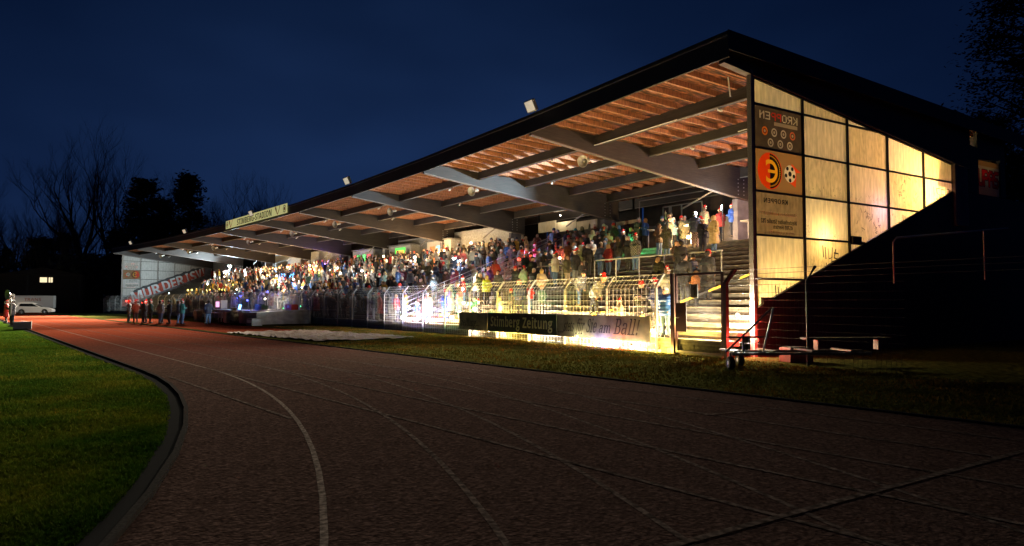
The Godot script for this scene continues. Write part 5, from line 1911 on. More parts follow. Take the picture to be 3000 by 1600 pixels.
# ---- the lit nativity corner behind the fence ----------------------------------------------------------------------
func build_band_corner() -> void:
	for q in [["hay_crate", "slatted crate of straw behind the fence under the yellow bulbs", 18.0, -0.75, Vector3(0.9, 0.45, 0.5)], ["hay_crate", "tall pale crate beside the left bright lamp", 23.3, -0.75, Vector3(0.45, 0.6, 0.45)], ["hay_crate", "straw bale on which the purple jacket sits", 20.4, -0.7, Vector3(0.8, 0.4, 0.5)]]:
		var o := thing(q[0], q[1], "crate", SF(q[2], q[3], 0.0), "crates in the lit corner")
		var z: Vector3 = q[4]
		var mb := MB.new()
		mb.bevel_box(Transform3D(Basis(), Vector3(0, z.y / 2, 0)), z * Vector3(0.94, 0.96, 0.94), 0.01)
		part("filling", mb.mesh(), M.straw, o)
		for i in 4:
			mb = MB.new()
			mb.slab(Vector3(0, 0.07 + (z.y - 0.1) * i / 3.0, z.z / 2), Vector3(z.x, 0.07, 0.02))
			part("slat", mb.mesh(), M.wood, o)
	var b := thing("barrel", "squat wooden barrel behind the fence right of the straw crate", "barrel", SF(16.6, -0.7, 0.0))
	var mb := MB.new()
	mb.lathe(Transform3D(), [[0.0, 0.0], [0.3, 0.0], [0.38, 0.22], [0.34, 0.5], [0.3, 0.52], [0.0, 0.5]], 16)
	part("staves", mb.mesh(), M.wood, b)
	for y in [0.12, 0.38]:
		mb = MB.new()
		mb.lathe(Transform3D(), [[0.355, y], [0.375, y + 0.02], [0.365, y + 0.05]], 16)
		part("hoop", mb.mesh(), M.grey, b)
	for q in [[24.2, "violet", 3.0, 0.3, "violet lamp at the foot of the fence left of the brightest lamps", 0.06], [23.4, "white", 22.0, 0.75, "dazzling white lamp low behind the fence post", 0.16], [22.7, "cool", 5.0, 1.35, "cool lamp in the hands of the blue dressed figure", 0.07], [24.0, "yellow", 10.0, 0.25, "yellow lamp on the ground at the left of the lit corner", 0.09], [23.0, "blue", 6.0, 0.35, "blue lamp on the ground at the lit corner", 0.06], [21.7, "white", 7.0, 1.55, "round white lamp behind the red dressed figure", 0.1], [22.1, "blue", 6.0, 1.25, "blue bulb beside the red dressed figure", 0.06], [21.5, "pink", 4.0, 0.85, "pink bulb between the red figure and the fence post", 0.07], [20.6, "white", 9.0, 0.6, "white lamp at the foot of the violet lit post", 0.11], [20.0, "cool", 4.0, 1.1, "pale bulb under the blue jacket", 0.08], [19.6, "violet", 7.0, 1.3, "violet bulb in front of the purple jacket", 0.07], [18.9, "yellow", 5.0, 0.95, "left one of two yellow bulbs over the straw crate", 0.08], [18.1, "yellow", 5.0, 1.0, "right one of two yellow bulbs over the straw crate", 0.08], [17.7, "warm", 14.0, 0.85, "dazzling warm lamp on the fence post beside the barrel", 0.12], [16.9, "warm", 3.0, 1.15, "warm bulb above the wooden barrel", 0.07], [16.5, "white", 4.0, 1.6, "white bulb left of the green lantern", 0.08], [15.9, "green", 6.0, 1.55, "yellow green lantern behind the end of the script board", 0.12], [15.4, "warm", 8.0, 1.3, "warm lamp right above the end of the script board", 0.11]]:
		bulb(q[4], S3(q[0], -0.95, q[3]), q[1], q[2] * (0.35 if q[1] in ["white", "warm", "yellow"] else 0.9), q[5], "coloured lamps of the lit corner")


# ---- people -------------------------------------------------------------------------------------------------------
func net(bones: Array, cell: float, blend: float, clip_low := -9.0) -> Array:   # a smooth skin round tapered capsules: [points, normals, triangles]
	var lo := Vector3.ONE * 1e3; var hi := Vector3.ONE * -1e3
	for b in bones:
		for e in [[b[0], b[2]], [b[1], b[3]]]:
			lo = lo.min(e[0] - Vector3.ONE * (e[1] + blend + cell * 2))
			hi = hi.max(e[0] + Vector3.ONE * (e[1] + blend + cell * 2))
	var nx := int((hi.x - lo.x) / cell) + 2; var ny := int((hi.y - lo.y) / cell) + 2; var nz := int((hi.z - lo.z) / cell) + 2
	var f := PackedFloat32Array()
	f.resize(nx * ny * nz)
	f.fill(1.0)
	for b in bones:
		var a: Vector3 = b[0]; var ab: Vector3 = b[1] - b[0]
		var ra: float = b[2]; var rd: float = b[3] - b[2]
		var l2 := maxf(ab.length_squared(), 1e-9)
		var m := Vector3.ONE * (maxf(b[2], b[3]) + blend + cell * 1.6)
		var p0: Vector3 = (a.min(b[1]) - m - lo) / cell; var p1: Vector3 = (a.max(b[1]) + m - lo) / cell
		for k in range(maxi(0, int(p0.z)), mini(nz, int(p1.z) + 2)):
			for j in range(maxi(0, int(p0.y)), mini(ny, int(p1.y) + 2)):
				var row := (k * ny + j) * nx
				var qy := lo.y + j * cell; var qz := lo.z + k * cell
				for i in range(maxi(0, int(p0.x)), mini(nx, int(p1.x) + 2)):
					var q := Vector3(lo.x + i * cell, qy, qz) - a
					var t := clampf(q.dot(ab) / l2, 0.0, 1.0)
					var d := (q - ab * t).length() - ra - rd * t
					var o := f[row + i]
					var h := maxf(blend - absf(o - d), 0.0) / blend
					f[row + i] = minf(o, d) - h * h * blend * 0.25
	if clip_low > -8.0:
		var jc := int((clip_low - lo.y) / cell)
		for k in nz:
			for j in range(0, clampi(jc, 0, ny)):
				for i in nx:
					var x := (k * ny + j) * nx + i
					f[x] = maxf(f[x], clip_low - lo.y - j * cell)
	var id := PackedInt32Array()
	id.resize(nx * ny * nz)
	id.fill(-1)
	var pts := PackedVector3Array()
	var corner := [0, 1, nx, nx + 1, nx * ny, nx * ny + 1, nx * ny + nx, nx * ny + nx + 1]
	var edges := [[0, 1], [2, 3], [4, 5], [6, 7], [0, 2], [1, 3], [4, 6], [5, 7], [0, 4], [1, 5], [2, 6], [3, 7]]
	for k in nz - 1:
		for j in ny - 1:
			for i in nx - 1:
				var x := (k * ny + j) * nx + i
				var v0 := f[x]
				if v0 > 0.3:
					continue
				var s := 0
				for c in corner:
					if f[x + c] < 0.0:
						s += 1
				if s == 0 or s == 8:
					continue
				var m := Vector3.ZERO
				var n := 0
				for e in edges:
					var d0 := f[x + corner[e[0]]]; var d1 := f[x + corner[e[1]]]
					if (d0 < 0.0) != (d1 < 0.0):
						var t := d0 / (d0 - d1)
						var c0 := Vector3(e[0] & 1, (e[0] >> 1) & 1, e[0] >> 2); var c1 := Vector3(e[1] & 1, (e[1] >> 1) & 1, e[1] >> 2)
						m += c0.lerp(c1, t)
						n += 1
				id[x] = pts.size()
				pts.push_back(lo + (Vector3(i, j, k) + m / n) * cell)
	var tris := PackedInt32Array()
	var nrm := PackedVector3Array()
	nrm.resize(pts.size())
	var stepv := [1, nx, nx * ny]
	for k in range(1, nz - 1):
		for j in range(1, ny - 1):
			for i in range(1, nx - 1):
				var x := (k * ny + j) * nx + i
				var a := f[x]
				if a > 0.3:
					continue
				for ax in 3:
					var b := f[x + stepv[ax]]
					if (a < 0.0) == (b < 0.0):
						continue
					var u: int = stepv[(ax + 1) % 3]; var w: int = stepv[(ax + 2) % 3]
					var q := [id[x], id[x - u], id[x - u - w], id[x - w]]
					if q.min() < 0:
						continue
					var nn := (pts[q[2]] - pts[q[0]]).cross(pts[q[3]] - pts[q[1]])
					var o := Vector3.ZERO
					o[ax] = 1.0 if a < 0.0 else -1.0
					if nn.dot(o) < 0.0:
						nn = -nn
					for z in q:
						nrm[z] += nn
					tris.append_array(PackedInt32Array([q[0], q[1], q[2], q[0], q[2], q[3]]))
	for i in nrm.size():
		nrm[i] = nrm[i].normalized()
	return [pts, nrm, tris]


func net_to(mb: MB, r: Array, paint = null) -> void:
	var p: PackedVector3Array = r[0]; var n: PackedVector3Array = r[1]; var t: PackedInt32Array = r[2]
	for i in range(0, t.size(), 3):
		if paint != null:
			mb.col = paint.call(p[t[i]])
		mb.tri(p[t[i]], p[t[i + 1]], p[t[i + 2]], n[t[i]], n[t[i + 1]], n[t[i + 2]])


func joints(pose: int) -> Dictionary:      # facing -z, feet on the ground, about 1.75 m tall
	var j := {"head": Vector3(0, 1.62, -0.015), "neck": Vector3(0, 1.45, 0.01), "chest": Vector3(0, 1.3, 0), "waist": Vector3(0, 1.1, 0.0), "hip": Vector3(0, 0.95, 0.0)}
	for s in [-1, 1]:
		var k := "l" if s < 0 else "r"
		j["sh" + k] = Vector3(0.19 * s, 1.40, 0.0)
		j["el" + k] = Vector3(0.255 * s, 1.12, 0.03)
		j["wr" + k] = Vector3(0.265 * s, 0.87, -0.04)
		j["hp" + k] = Vector3(0.095 * s, 0.92, 0)
		j["kn" + k] = Vector3((0.1 + 0.02 * sin(pose)) * s, 0.5, -0.02)
		j["an" + k] = Vector3(0.11 * s, 0.09, 0.03 + 0.05 * s * (0.5 if pose in [0, 3] else 0.0))
		match pose:
			1:
				j["el" + k] = Vector3(0.25 * s, 1.13, 0.0)
				j["wr" + k] = Vector3(0.11 * s, 1.17, -0.25)
			2:
				if s > 0:
					j["el" + k] = Vector3(0.33, 1.5, -0.08)
					j["wr" + k] = Vector3(0.28, 1.76, -0.14)
			3, 4:
				j["el" + k] = Vector3(0.3 * s, 1.14, 0.07)
				j["wr" + k] = Vector3(0.21 * s, 0.96, -0.08)
			5:
				j["kn" + k] = Vector3(0.13 * s, 0.93, -0.42)
				j["an" + k] = Vector3(0.13 * s, 0.52, -0.42)
				j["wr" + k] = Vector3(0.14 * s, 1.0, -0.3)
			6:
				j["kn" + k] = Vector3(0.1 * s, 0.5, -0.16 * s)
				j["an" + k] = Vector3(0.11 * s, 0.09, -0.2 * s + 0.04)
				j["wr" + k] = Vector3(0.2 * s, 0.95, -0.22)
	if pose == 6 or pose == 5:
		var lean := Basis(Vector3.RIGHT, -0.62 if pose == 6 else -0.12)
		for k in j:
			if not k.substr(0, 2) in ["hp", "kn", "an"] and k != "hip":
				j[k] = Vector3(0, 0.95, 0) + lean * (j[k] - Vector3(0, 0.95, 0))
	if pose == 5:
		for k in j:
			j[k] -= Vector3(0, 0.45, 0)
	return j


func flesh(j: Dictionary, fat: float) -> Dictionary:
	var x := Vector3.RIGHT
	var d := {}
	d.head = [[j.head + Vector3(0, -0.05, 0.012), j.head + Vector3(0, 0.04, 0.015), 0.085, 0.093], [j.head + Vector3(0, -0.075, -0.045), j.head + Vector3(0, -0.06, -0.05), 0.052, 0.055], [j.head + Vector3(0, 0.02, -0.095), j.head + Vector3(0, -0.025, -0.112), 0.012, 0.019], [j.neck + Vector3(0, -0.04, 0.01), j.head + Vector3(0, -0.08, 0.01), 0.056, 0.054]]
	for s in [-1, 1]:
		d.head.append([j.head + Vector3(0.088 * s, 0.01, 0.012), j.head + Vector3(0.092 * s, -0.03, 0.008), 0.016, 0.014])
	d.torso = [[j.chest - x * 0.1, j.chest + x * 0.1, 0.12 + fat, 0.12 + fat], [j.shl * 0.85 + j.shr * 0.15, j.shr * 0.85 + j.shl * 0.15, 0.075, 0.075], [j.waist - x * 0.08, j.waist + x * 0.08, 0.112 + fat, 0.112 + fat], [j.hip - x * 0.08, j.hip + x * 0.08, 0.12 + fat, 0.12 + fat]]
	d.arm = []
	d.leg = []
	d.foot = []
	for k in ["l", "r"]:
		d.arm.append([j["sh" + k], j["el" + k], 0.056, 0.046])
		d.arm.append([j["el" + k], j["wr" + k], 0.046, 0.032])
		d.leg.append([j["hp" + k], j["kn" + k], 0.088 + fat * 0.5, 0.06])
		d.leg.append([j["kn" + k], j["an" + k], 0.058, 0.042])
		d.foot.append([j["an" + k] + Vector3(0, -0.045, 0.02), j["an" + k] + Vector3(0, -0.05, -0.17), 0.043, 0.034])
	return d


func hand(mb: MB, at: Vector3, dir: Vector3, s: float) -> void:   # palm, four fingers of different lengths and a thumb from the side
	var up := Vector3.UP if absf(dir.y) < 0.8 else Vector3.FORWARD
	var side := dir.cross(up).normalized()
	var back := side.cross(dir)
	mb.ball(at + dir * 0.045, Vector3(0.03, 0.042, 0.03), 6)
	for i in 4:
		var o := side * (i - 1.5) * 0.019
		var l: float = [0.062, 0.074, 0.07, 0.055][i]
		var p := at + dir * 0.075 + o
		mb.tube([p, p + dir * l * 0.5 + back * -0.008, p + dir * l * 0.85 - back * 0.028], [0.0095, 0.009, 0.0075], 5)
	var q := at + dir * 0.03 + side * 0.03 * s
	mb.tube([q, q + (dir * 0.7 + side * s).normalized() * 0.035, q + dir * 0.055 + side * 0.03 * s], [0.012, 0.011, 0.008], 5)


func grown(bones: Array, by: float) -> Array:
	return bones.map(func(b): return [b[0], b[1], b[2] + by, b[3] + by])


func figure(pose: int, fat: float, cell := 0.03) -> Dictionary:
	var j := joints(pose)
	var d := flesh(j, fat)
	var mb := MB.new()
	mb.colored = true
	var hy: float = j.head.y
	var hp: Vector3 = j.head
	var skin := func(p: Vector3) -> Color:
		if p.distance_to(hp + Vector3(0, -0.062, -0.1)) < 0.02:
			return Color(0.36, 0.12, 0.1)
		return Color(0.52, 0.3, 0.21)
	net_to(mb, net(d.head + d.torso + d.arm + d.leg + d.foot, cell, 0.05), skin)
	net_to(mb, net(d.head, 0.016, 0.035), skin)
	mb.col = Color(0.52, 0.3, 0.21)
	for k in ["l", "r"]:
		var w: Vector3 = j["wr" + k]
		hand(mb, w, (w - j["el" + k]).normalized(), -1.0 if k == "r" else 1.0)
	mb.col = Color(0.02, 0.016, 0.014)
	for s in [-1, 1]:
		mb.ball(j.head + Vector3(0.035 * s, 0.012, -0.083), Vector3(0.013, 0.009, 0.012), 6)
	var out := {"head": j.head, "body": mb.mesh(), "wr": j.wrr, "lean": Basis(Vector3.RIGHT, -0.5) if pose == 6 else Basis()}
	# coat: torso and sleeves, with a skirt and a collar
	var x := Vector3.RIGHT
	var coat: Array = grown(d.torso, 0.028) + grown(d.arm, 0.026)
	coat.append([j.neck + Vector3(0, -0.03, 0.015), j.neck + Vector3(0, 0.035, 0.012), 0.088, 0.08])
	if pose == 5:
		coat.append([j.hip - x * 0.1, j.hip + x * 0.1, 0.16 + fat, 0.16 + fat])
	else:
		coat.append([j.hip - x * 0.08 + Vector3(0, -0.1, 0), j.hip + x * 0.08 + Vector3(0, -0.1, 0), 0.135 + fat, 0.135 + fat])
		if pose == 4:
			coat.append([Vector3(-0.09, 0.7, 0), Vector3(0.09, 0.7, 0), 0.155 + fat, 0.155 + fat])
			coat.append([Vector3(-0.1, 0.55, 0), Vector3(0.1, 0.55, 0), 0.17 + fat, 0.17 + fat])
	mb = MB.new()
	net_to(mb, net(coat, cell, 0.045, -9.0 if pose == 5 else (0.5 if pose == 4 else 0.79)))
	out.coat = mb.mesh()
	mb = MB.new()
	net_to(mb, net(grown(d.leg, 0.016) + grown([d.torso[3]], 0.01), cell, 0.05, 0.04))
	out.legs = mb.mesh()
	mb = MB.new()
	net_to(mb, net(grown(d.foot, 0.01), 0.03, 0.03, -0.02))
	out.shoes = mb.mesh()
	return out


func crowd_figure(pose: int) -> MB:        # the same body for the far rows, in few faces: coat white, to be tinted
	var j := joints(pose)
	var d := flesh(j, 0.02)
	var mb := MB.new()
	mb.colored = true
	var h: Vector3 = j.head
	var bones: Array = d.head.slice(0, 2) + grown(d.torso, 0.025) + grown(d.arm, 0.02) + grown(d.leg, 0.015) + d.foot
	bones.append([j.neck, j.head, 0.07, 0.06])
	net_to(mb, net(bones, 0.08, 0.05), func(p: Vector3) -> Color:
		if p.distance_to(h) < 0.17 and p.y > h.y - 0.13:
			return Color(-1, 0, 0)
		if p.y < 0.8:
			return Color(-2, 0, 0)
		return Color(1, 1, 1))
	return mb


func hat_meshes() -> Dictionary:            # round the head's middle
	var d := {}
	var mb := MB.new()
	mb.lathe(Transform3D(), [[0.107, 0.015], [0.113, 0.05], [0.098, 0.12], [0.055, 0.165], [0.0, 0.18]], 12)
	d.beanie = mb.mesh()
	mb = MB.new()
	mb.lathe(Transform3D(), [[0.11, 0.005], [0.119, 0.012], [0.119, 0.048], [0.11, 0.055]], 12)
	d.brim = mb.mesh()
	mb = MB.new()
	mb.tube([Vector3(0, 0.05, 0.01), Vector3(0, 0.12, 0.015), Vector3(0.02, 0.19, 0.03), Vector3(0.08, 0.22, 0.06), Vector3(0.14, 0.15, 0.1)], [0.106, 0.095, 0.065, 0.04, 0.02], 12)
	d.santa = mb.mesh()
	mb = MB.new()
	mb.lathe(Transform3D(), [[0.104, 0.02], [0.122, 0.025], [0.125, 0.06], [0.108, 0.075]], 14)
	d.santa_band = mb.mesh()
	mb = MB.new()
	mb.ball(Vector3(0.145, 0.13, 0.105), Vector3.ONE * 0.036, 8)
	d.pompom = mb.mesh()
	mb = MB.new()
	net_to(mb, net([[Vector3(0, 0.045, 0.025), Vector3(0, 0.03, 0.05), 0.1, 0.098], [Vector3(0, 0.1, -0.05), Vector3(0, 0.1, -0.03), 0.03, 0.04], [Vector3(0, -0.04, 0.07), Vector3(0, 0.0, 0.06), 0.06, 0.07]], 0.022, 0.03))
	d.hair = mb.mesh()
	mb = MB.new()
	net_to(mb, net([[Vector3(0, 0.045, 0.025), Vector3(0, 0.03, 0.045), 0.103, 0.1], [Vector3(-0.08, 0.02, 0.04), Vector3(-0.1, -0.2, 0.03), 0.045, 0.04], [Vector3(0.08, 0.02, 0.04), Vector3(0.1, -0.2, 0.03), 0.045, 0.04], [Vector3(0, 0.0, 0.08), Vector3(0, -0.22, 0.07), 0.06, 0.05]], 0.024, 0.04))
	d.long_hair = mb.mesh()
	mb = MB.new()
	net_to(mb, net([[Vector3(0, 0.02, 0.035), Vector3(0, -0.03, 0.05), 0.115, 0.11], [Vector3(0, -0.16, 0.06), Vector3(0, -0.1, 0.05), 0.1, 0.1]], 0.024, 0.05))
	d.hood = mb.mesh()
	mb = MB.new()
	net_to(mb, net([[Vector3(-0.04, -0.09, -0.06), Vector3(0.04, -0.09, -0.06), 0.045, 0.045], [Vector3(0, -0.1, -0.08), Vector3(0, -0.2, -0.07), 0.05, 0.03]], 0.018, 0.03))
	d.beard = mb.mesh()
	return d


const COATS := {"sky": [0.22, 0.4, 0.6], "black": [0.018, 0.018, 0.02], "blackpuff": [0.026, 0.025, 0.028], "plaid": [0.3, 0.12, 0.1], "brown": [0.09, 0.05, 0.03], "navy": [0.022, 0.032, 0.075], "grey": [0.2, 0.2, 0.2], "olive": [0.085, 0.08, 0.045], "rust": [0.27, 0.1, 0.04], "beige": [0.42, 0.35, 0.25], "denim": [0.07, 0.1, 0.17], "red": [0.3, 0.025, 0.025], "charcoal": [0.05, 0.048, 0.048], "plaidgrey": [0.14, 0.13, 0.11], "cream": [0.6, 0.53, 0.42], "sage": [0.3, 0.33, 0.25], "tan": [0.36, 0.25, 0.15], "green": [0.03, 0.065, 0.045], "blue": [0.03, 0.1, 0.42], "camo": [0.15, 0.14, 0.09], "gold": [0.5, 0.35, 0.16], "orange": [0.55, 0.2, 0.05], "scarlet": [0.6, 0.03, 0.02], "hivis": [0.5, 0.55, 0.05], "greyplaid": [0.15, 0.14, 0.15], "rose": [0.6, 0.16, 0.2], "lilac": [0.34, 0.28, 0.45], "purple": [0.15, 0.07, 0.22], "white": [0.65, 0.65, 0.64], "teal": [0.04, 0.2, 0.2], "maroon": [0.14, 0.02, 0.03], "mustard": [0.45, 0.28, 0.04]}
const LEGS := {"dark": [0.022, 0.022, 0.028], "jeans": [0.09, 0.15, 0.27], "greyjeans": [0.16, 0.17, 0.19], "beige": [0.36, 0.31, 0.24], "plaid": [0.2, 0.13, 0.12]}
const HATS := {"hair_dark": [0.02, 0.014, 0.01], "hair_brown": [0.11, 0.06, 0.03], "hair_blond": [0.42, 0.28, 0.12], "hair_grey": [0.3, 0.29, 0.28], "hair_white": [0.62, 0.6, 0.58], "navy_beanie": [0.03, 0.045, 0.1], "black_beanie": [0.02, 0.02, 0.02], "white_beanie": [0.7, 0.7, 0.7], "beige_beanie": [0.45, 0.36, 0.25], "teal_beanie": [0.08, 0.4, 0.38], "red_beanie": [0.6, 0.03, 0.025], "maroon_beanie": [0.2, 0.03, 0.04], "santa": [0.62, 0.02, 0.02]}
var figures := {}
var hats := {}
var paints := {}

func paint(kind: String, key: String) -> StandardMaterial3D:
	var id := kind + key
	if not paints.has(id):
		var c: Array = {"c": COATS, "l": LEGS, "h": HATS}[kind][key]
		var m := mat(c[0], c[1], c[2], 0.8)
		if key in ["plaid", "plaidgrey", "camo", "greyplaid", "orange"]:
			m.albedo_color = Color(minf(1, c[0] * 1.7), minf(1, c[1] * 1.7), minf(1, c[2] * 1.7)).linear_to_srgb()
			m.albedo_texture = M.check if key.begins_with("plaid") else M.camo
			m.uv1_triplanar = true
			m.uv1_scale = Vector3.ONE * (4.0 if key.begins_with("plaid") else 2.2)
		elif key in ["blackpuff", "gold", "white", "navy", "blue"]:
			m.heightmap_enabled = true
			m.heightmap_texture = M.quilt
			m.heightmap_scale = 2.5
			m.uv1_triplanar = true
			m.uv1_scale = Vector3.ONE * 4.0
			m.roughness = 0.5
		else:
			m.heightmap_enabled = true
			m.heightmap_texture = M.folds
			m.heightmap_scale = 2.0
			m.uv1_triplanar = true
			m.uv1_scale = Vector3.ONE * 1.6
		paints[id] = m
	return paints[id]


func person(label: String, at: Transform3D, coat: String, legs: String, hat: String, pose: int, scale: float, group := "", turn_head := 0.0) -> Node3D:
	var fig: Dictionary = figures[pose]
	var o := thing("person", label, "person", at * Transform3D(Basis().scaled(Vector3(scale, scale, scale)), Vector3.ZERO), group)
	part("body", fig.body, M.skins[(label.length() + int(absf(at.origin.x) * 10.0)) % 3], o)
	part("coat", fig.coat, paint("c", coat), o)
	part("trousers", fig.legs, paint("l", legs), o)
	part("shoes", fig.shoes, M.shoe, o)
	var hp := Transform3D(fig.lean * Basis(Vector3.UP, turn_head), fig.head)
	if hat == "santa":
		part("hair", hats.hair, paint("h", "hair_brown"), o, hp)
		var h := part("santa_hat", hats.santa, paint("h", "santa"), o, hp)
		part("hat_band", hats.santa_band, M.fur, h)
		part("pompom", hats.pompom, M.fur, h)
	elif hat.ends_with("beanie"):
		part("hair", hats.hair, paint("h", "hair_dark"), o, hp)
		var h := part("hat", hats.beanie, paint("h", hat), o, hp)
		part("hat_brim", hats.brim, paint("h", hat), h)
	elif hat.begins_with("hood"):
		part("hood", hats.hood, paint("c", hat.substr(5)), o, hp)
	elif hat != "bald":
		part("hair", hats.long_hair if hat == "hair_blond" or (hat == "hair_brown" and pose != 1) else hats.hair, paint("h", hat), o, hp)
	return o


func pp(label: String, s: float, d: float, h: float, coat: String, legs: String, hat: String, face: String, pose: int, scale: float) -> void:
	var turn: float = {"f": PI, "b": 0.0, "l": PI / 2, "r": -PI / 2}[face]
	var at := SF(s, d, h) * Transform3D(Basis(Vector3.UP, turn + rng.randf_range(-0.4, 0.4)), Vector3.ZERO)
	if pose == 5:
		at.origin.y += 0.0
	person(label, at, coat, legs, hat, pose, scale, "", rng.randf_range(-0.4, 0.4))
	placed.append(Vector2(s, d))


var placed := []

func build_people() -> void:
	var im := Image.create(64, 64, false, Image.FORMAT_RGB8)
	var qi := Image.create(64, 64, false, Image.FORMAT_RGB8)
	for y in 64:
		for x in 64:
			var v := 1.0 if (x / 16) % 2 == (y / 16) % 2 else 0.45
			if x % 16 < 3 or y % 16 < 3:
				v *= 0.6
			im.set_pixel(x, y, Color(v, v, v))
			var w := sqrt(absf(sin(PI * y / 32.0)))
			qi.set_pixel(x, y, Color(w, w, w))
	M.check = ImageTexture.create_from_image(im)
	M.quilt = ImageTexture.create_from_image(qi)
	M.camo = noise(0.05, 0.25, 1.0, 31, FastNoiseLite.TYPE_CELLULAR, 1)
	M.folds = streaks(1.3, 2.6, 0.0, 1.0, 33)
	M.fur = mat(0.75, 0.72, 0.7, 0.95)
	M.skins = []
	for c in [[1.0, 1.0, 1.0], [1.2, 1.1, 1.05], [0.8, 0.72, 0.66]]:
		var m := StandardMaterial3D.new()
		m.albedo_color = Color(minf(1, c[0] * 0.8), minf(1, c[1] * 0.8), minf(1, c[2] * 0.8)).linear_to_srgb()
		m.vertex_color_use_as_albedo = true
		m.roughness = 0.55
		M.skins.append(m)
	for p in 7:
		figures[p] = figure(p, [0.0, 0.015, 0.0, 0.02, 0.012, 0.01, 0.01][p])
	hats = hat_meshes()
	near_people()
	track_people()
	far_people()


func near_people() -> void:
	pp("person in sky blue jacket and navy beanie beside the cream rear board", 22.86, 9.87, 4.66, "sky", "dark", "navy_beanie", "r", 1, 1.11)
	pp("person with grey curly hair in black coat facing the sky blue jacket", 22.48, 9.87, 4.66, "black", "dark", "hair_grey", "l", 0, 1.05)
	pp("bald person in red and grey checked jacket beside the sloping stair rails", 24.93, 10.10, 4.68, "plaid", "jeans", "bald", "l", 1, 0.99)
	pp("dark haired person in brown and black jacket near the sloping stair rails", 24.60, 10.90, 4.68, "brown", "dark", "hair_dark", "f", 0, 0.97)
	pp("person in navy coat and plain red hat under the cream rear board", 21.77, 10.10, 4.68, "navy", "dark", "red_beanie", "b", 0, 0.97)
	pp("person in grey coat and teal hat below the middle of the cream board", 20.92, 10.10, 4.68, "grey", "dark", "teal_beanie", "f", 1, 0.99)
	pp("person in olive coat and maroon hat seen from behind in the crowd", 17.60, 7.33, 3.67, "olive", "dark", "maroon_beanie", "b", 4, 1.01)
	pp("person in long rust brown coat and red beanie near the small orange lantern", 17.58, 6.69, 3.43, "rust", "dark", "red_beanie", "l", 4, 0.97)
	pp("person with round brown hair and black coat in the upper crowd", 17.47, 7.96, 3.92, "black", "dark", "hair_brown", "b", 0, 1.01)
	pp("person in long beige hooded coat turned left in the upper crowd", 17.66, 8.60, 4.17, "beige", "dark", "hood_beige", "l", 4, 1.02)
	pp("person in shiny black jacket and black hat left of the roof column", 15.74, 7.33, 3.67, "black", "dark", "black_beanie", "b", 3, 1.00)
	pp("person in blue denim jacket and beige beanie standing at the handrail", 13.43, 5.42, 2.94, "denim", "jeans", "beige_beanie", "b", 3, 0.99)
	pp("blond person in dark red hooded jacket and jeans at the handrail", 12.84, 5.42, 2.94, "red", "jeans", "hair_blond", "b", 3, 0.95)
	pp("brown haired person in charcoal jacket and jeans right of the red jacket", 12.83, 6.06, 3.18, "charcoal", "jeans", "hair_brown", "b", 3, 1.04)
	pp("grey haired person in long black coat above the handrail", 12.10, 6.06, 3.18, "black", "dark", "hair_grey", "b", 4, 1.03)
	pp("person in grey checked jacket and santa hat with a shawl on the handrail", 11.57, 6.06, 3.18, "plaidgrey", "jeans", "santa", "b", 3, 1.03)
	pp("tall person in black puffer jacket, grey jeans and santa hat at the handrail", 13.90, 4.15, 2.45, "black", "greyjeans", "santa", "l", 3, 1.06)
	pp("person in long cream parka and santa hat leaning towards the handrail", 15.61, 4.15, 2.45, "cream", "jeans", "santa", "l", 1, 1.03)
	pp("person in olive waistcoat with beige trousers beside the black puffer jacket", 14.60, 4.15, 2.45, "olive", "beige", "hair_brown", "r", 3, 0.93)
	pp("child in charcoal jacket holding a small green glowing light", 13.41, 4.15, 2.45, "charcoal", "dark", "hair_brown", "r", 1, 0.71)
	pp("grey haired person in black quilted jacket below the handrail", 14.91, 2.24, 1.72, "blackpuff", "dark", "hair_grey", "f", 3, 0.94)
	pp("blond person in beige hooded jacket just above the fence", 14.25, 2.24, 1.72, "beige", "dark", "hair_blond", "l", 3, 0.90)
	pp("person in black quilted jacket and red hat just above the fence", 17.47, 2.88, 1.96, "blackpuff", "dark", "red_beanie", "f", 3, 0.93)
	pp("person in pale sage jacket and red hat just above the fence", 16.70, 2.88, 1.96, "sage", "dark", "red_beanie", "b", 3, 0.92)
	pp("broad person in black coat leaning on the lower handrail", 16.75, 3.52, 2.21, "black", "dark", "hair_dark", "r", 3, 1.08)
	pp("person in mid grey coat and navy beanie in the crowd by the red lamp", 18.75, 5.42, 2.94, "grey", "dark", "navy_beanie", "f", 3, 1.03)
	pp("person in charcoal coat and black beanie beside the cream parka", 18.11, 5.42, 2.94, "charcoal", "dark", "black_beanie", "r", 1, 0.95)
	pp("person in sage green hooded jacket behind the black puffer jacket", 15.03, 5.42, 2.94, "sage", "dark", "hood_sage", "b", 3, 1.02)
	pp("person in tan coat and black cap near the roof column", 15.60, 7.96, 3.92, "tan", "dark", "black_beanie", "r", 1, 0.99)
	pp("person in black coat and black beanie behind the denim jacket", 14.46, 6.69, 3.43, "black", "dark", "black_beanie", "l", 1, 0.94)
	pp("person in denim coat with sky blue hood right of the roof column", 17.84, 10.90, 4.68, "denim", "dark", "hood_sky", "f", 1, 0.99)
	pp("dark haired person in black jacket bent over a rear table light", 16.10, 9.87, 4.66, "black", "dark", "hair_dark", "f", 1, 1.04)
	pp("grey haired person in dark green jacket at the rear standing table", 15.14, 9.87, 4.66, "green", "dark", "hair_grey", "r", 1, 1.05)
	pp("person with long fair hair and charcoal jacket below the rear table", 14.46, 8.60, 4.17, "charcoal", "dark", "hair_blond", "b", 3, 0.93)
	pp("person in sky blue jacket and white hat beside the roof column", 18.06, 9.87, 4.66, "sky", "dark", "white_beanie", "r", 1, 1.00)
	pp("fair haired person in bright blue jacket at the rear standing table", 14.84, 10.10, 4.68, "blue", "dark", "hair_blond", "l", 1, 1.01)
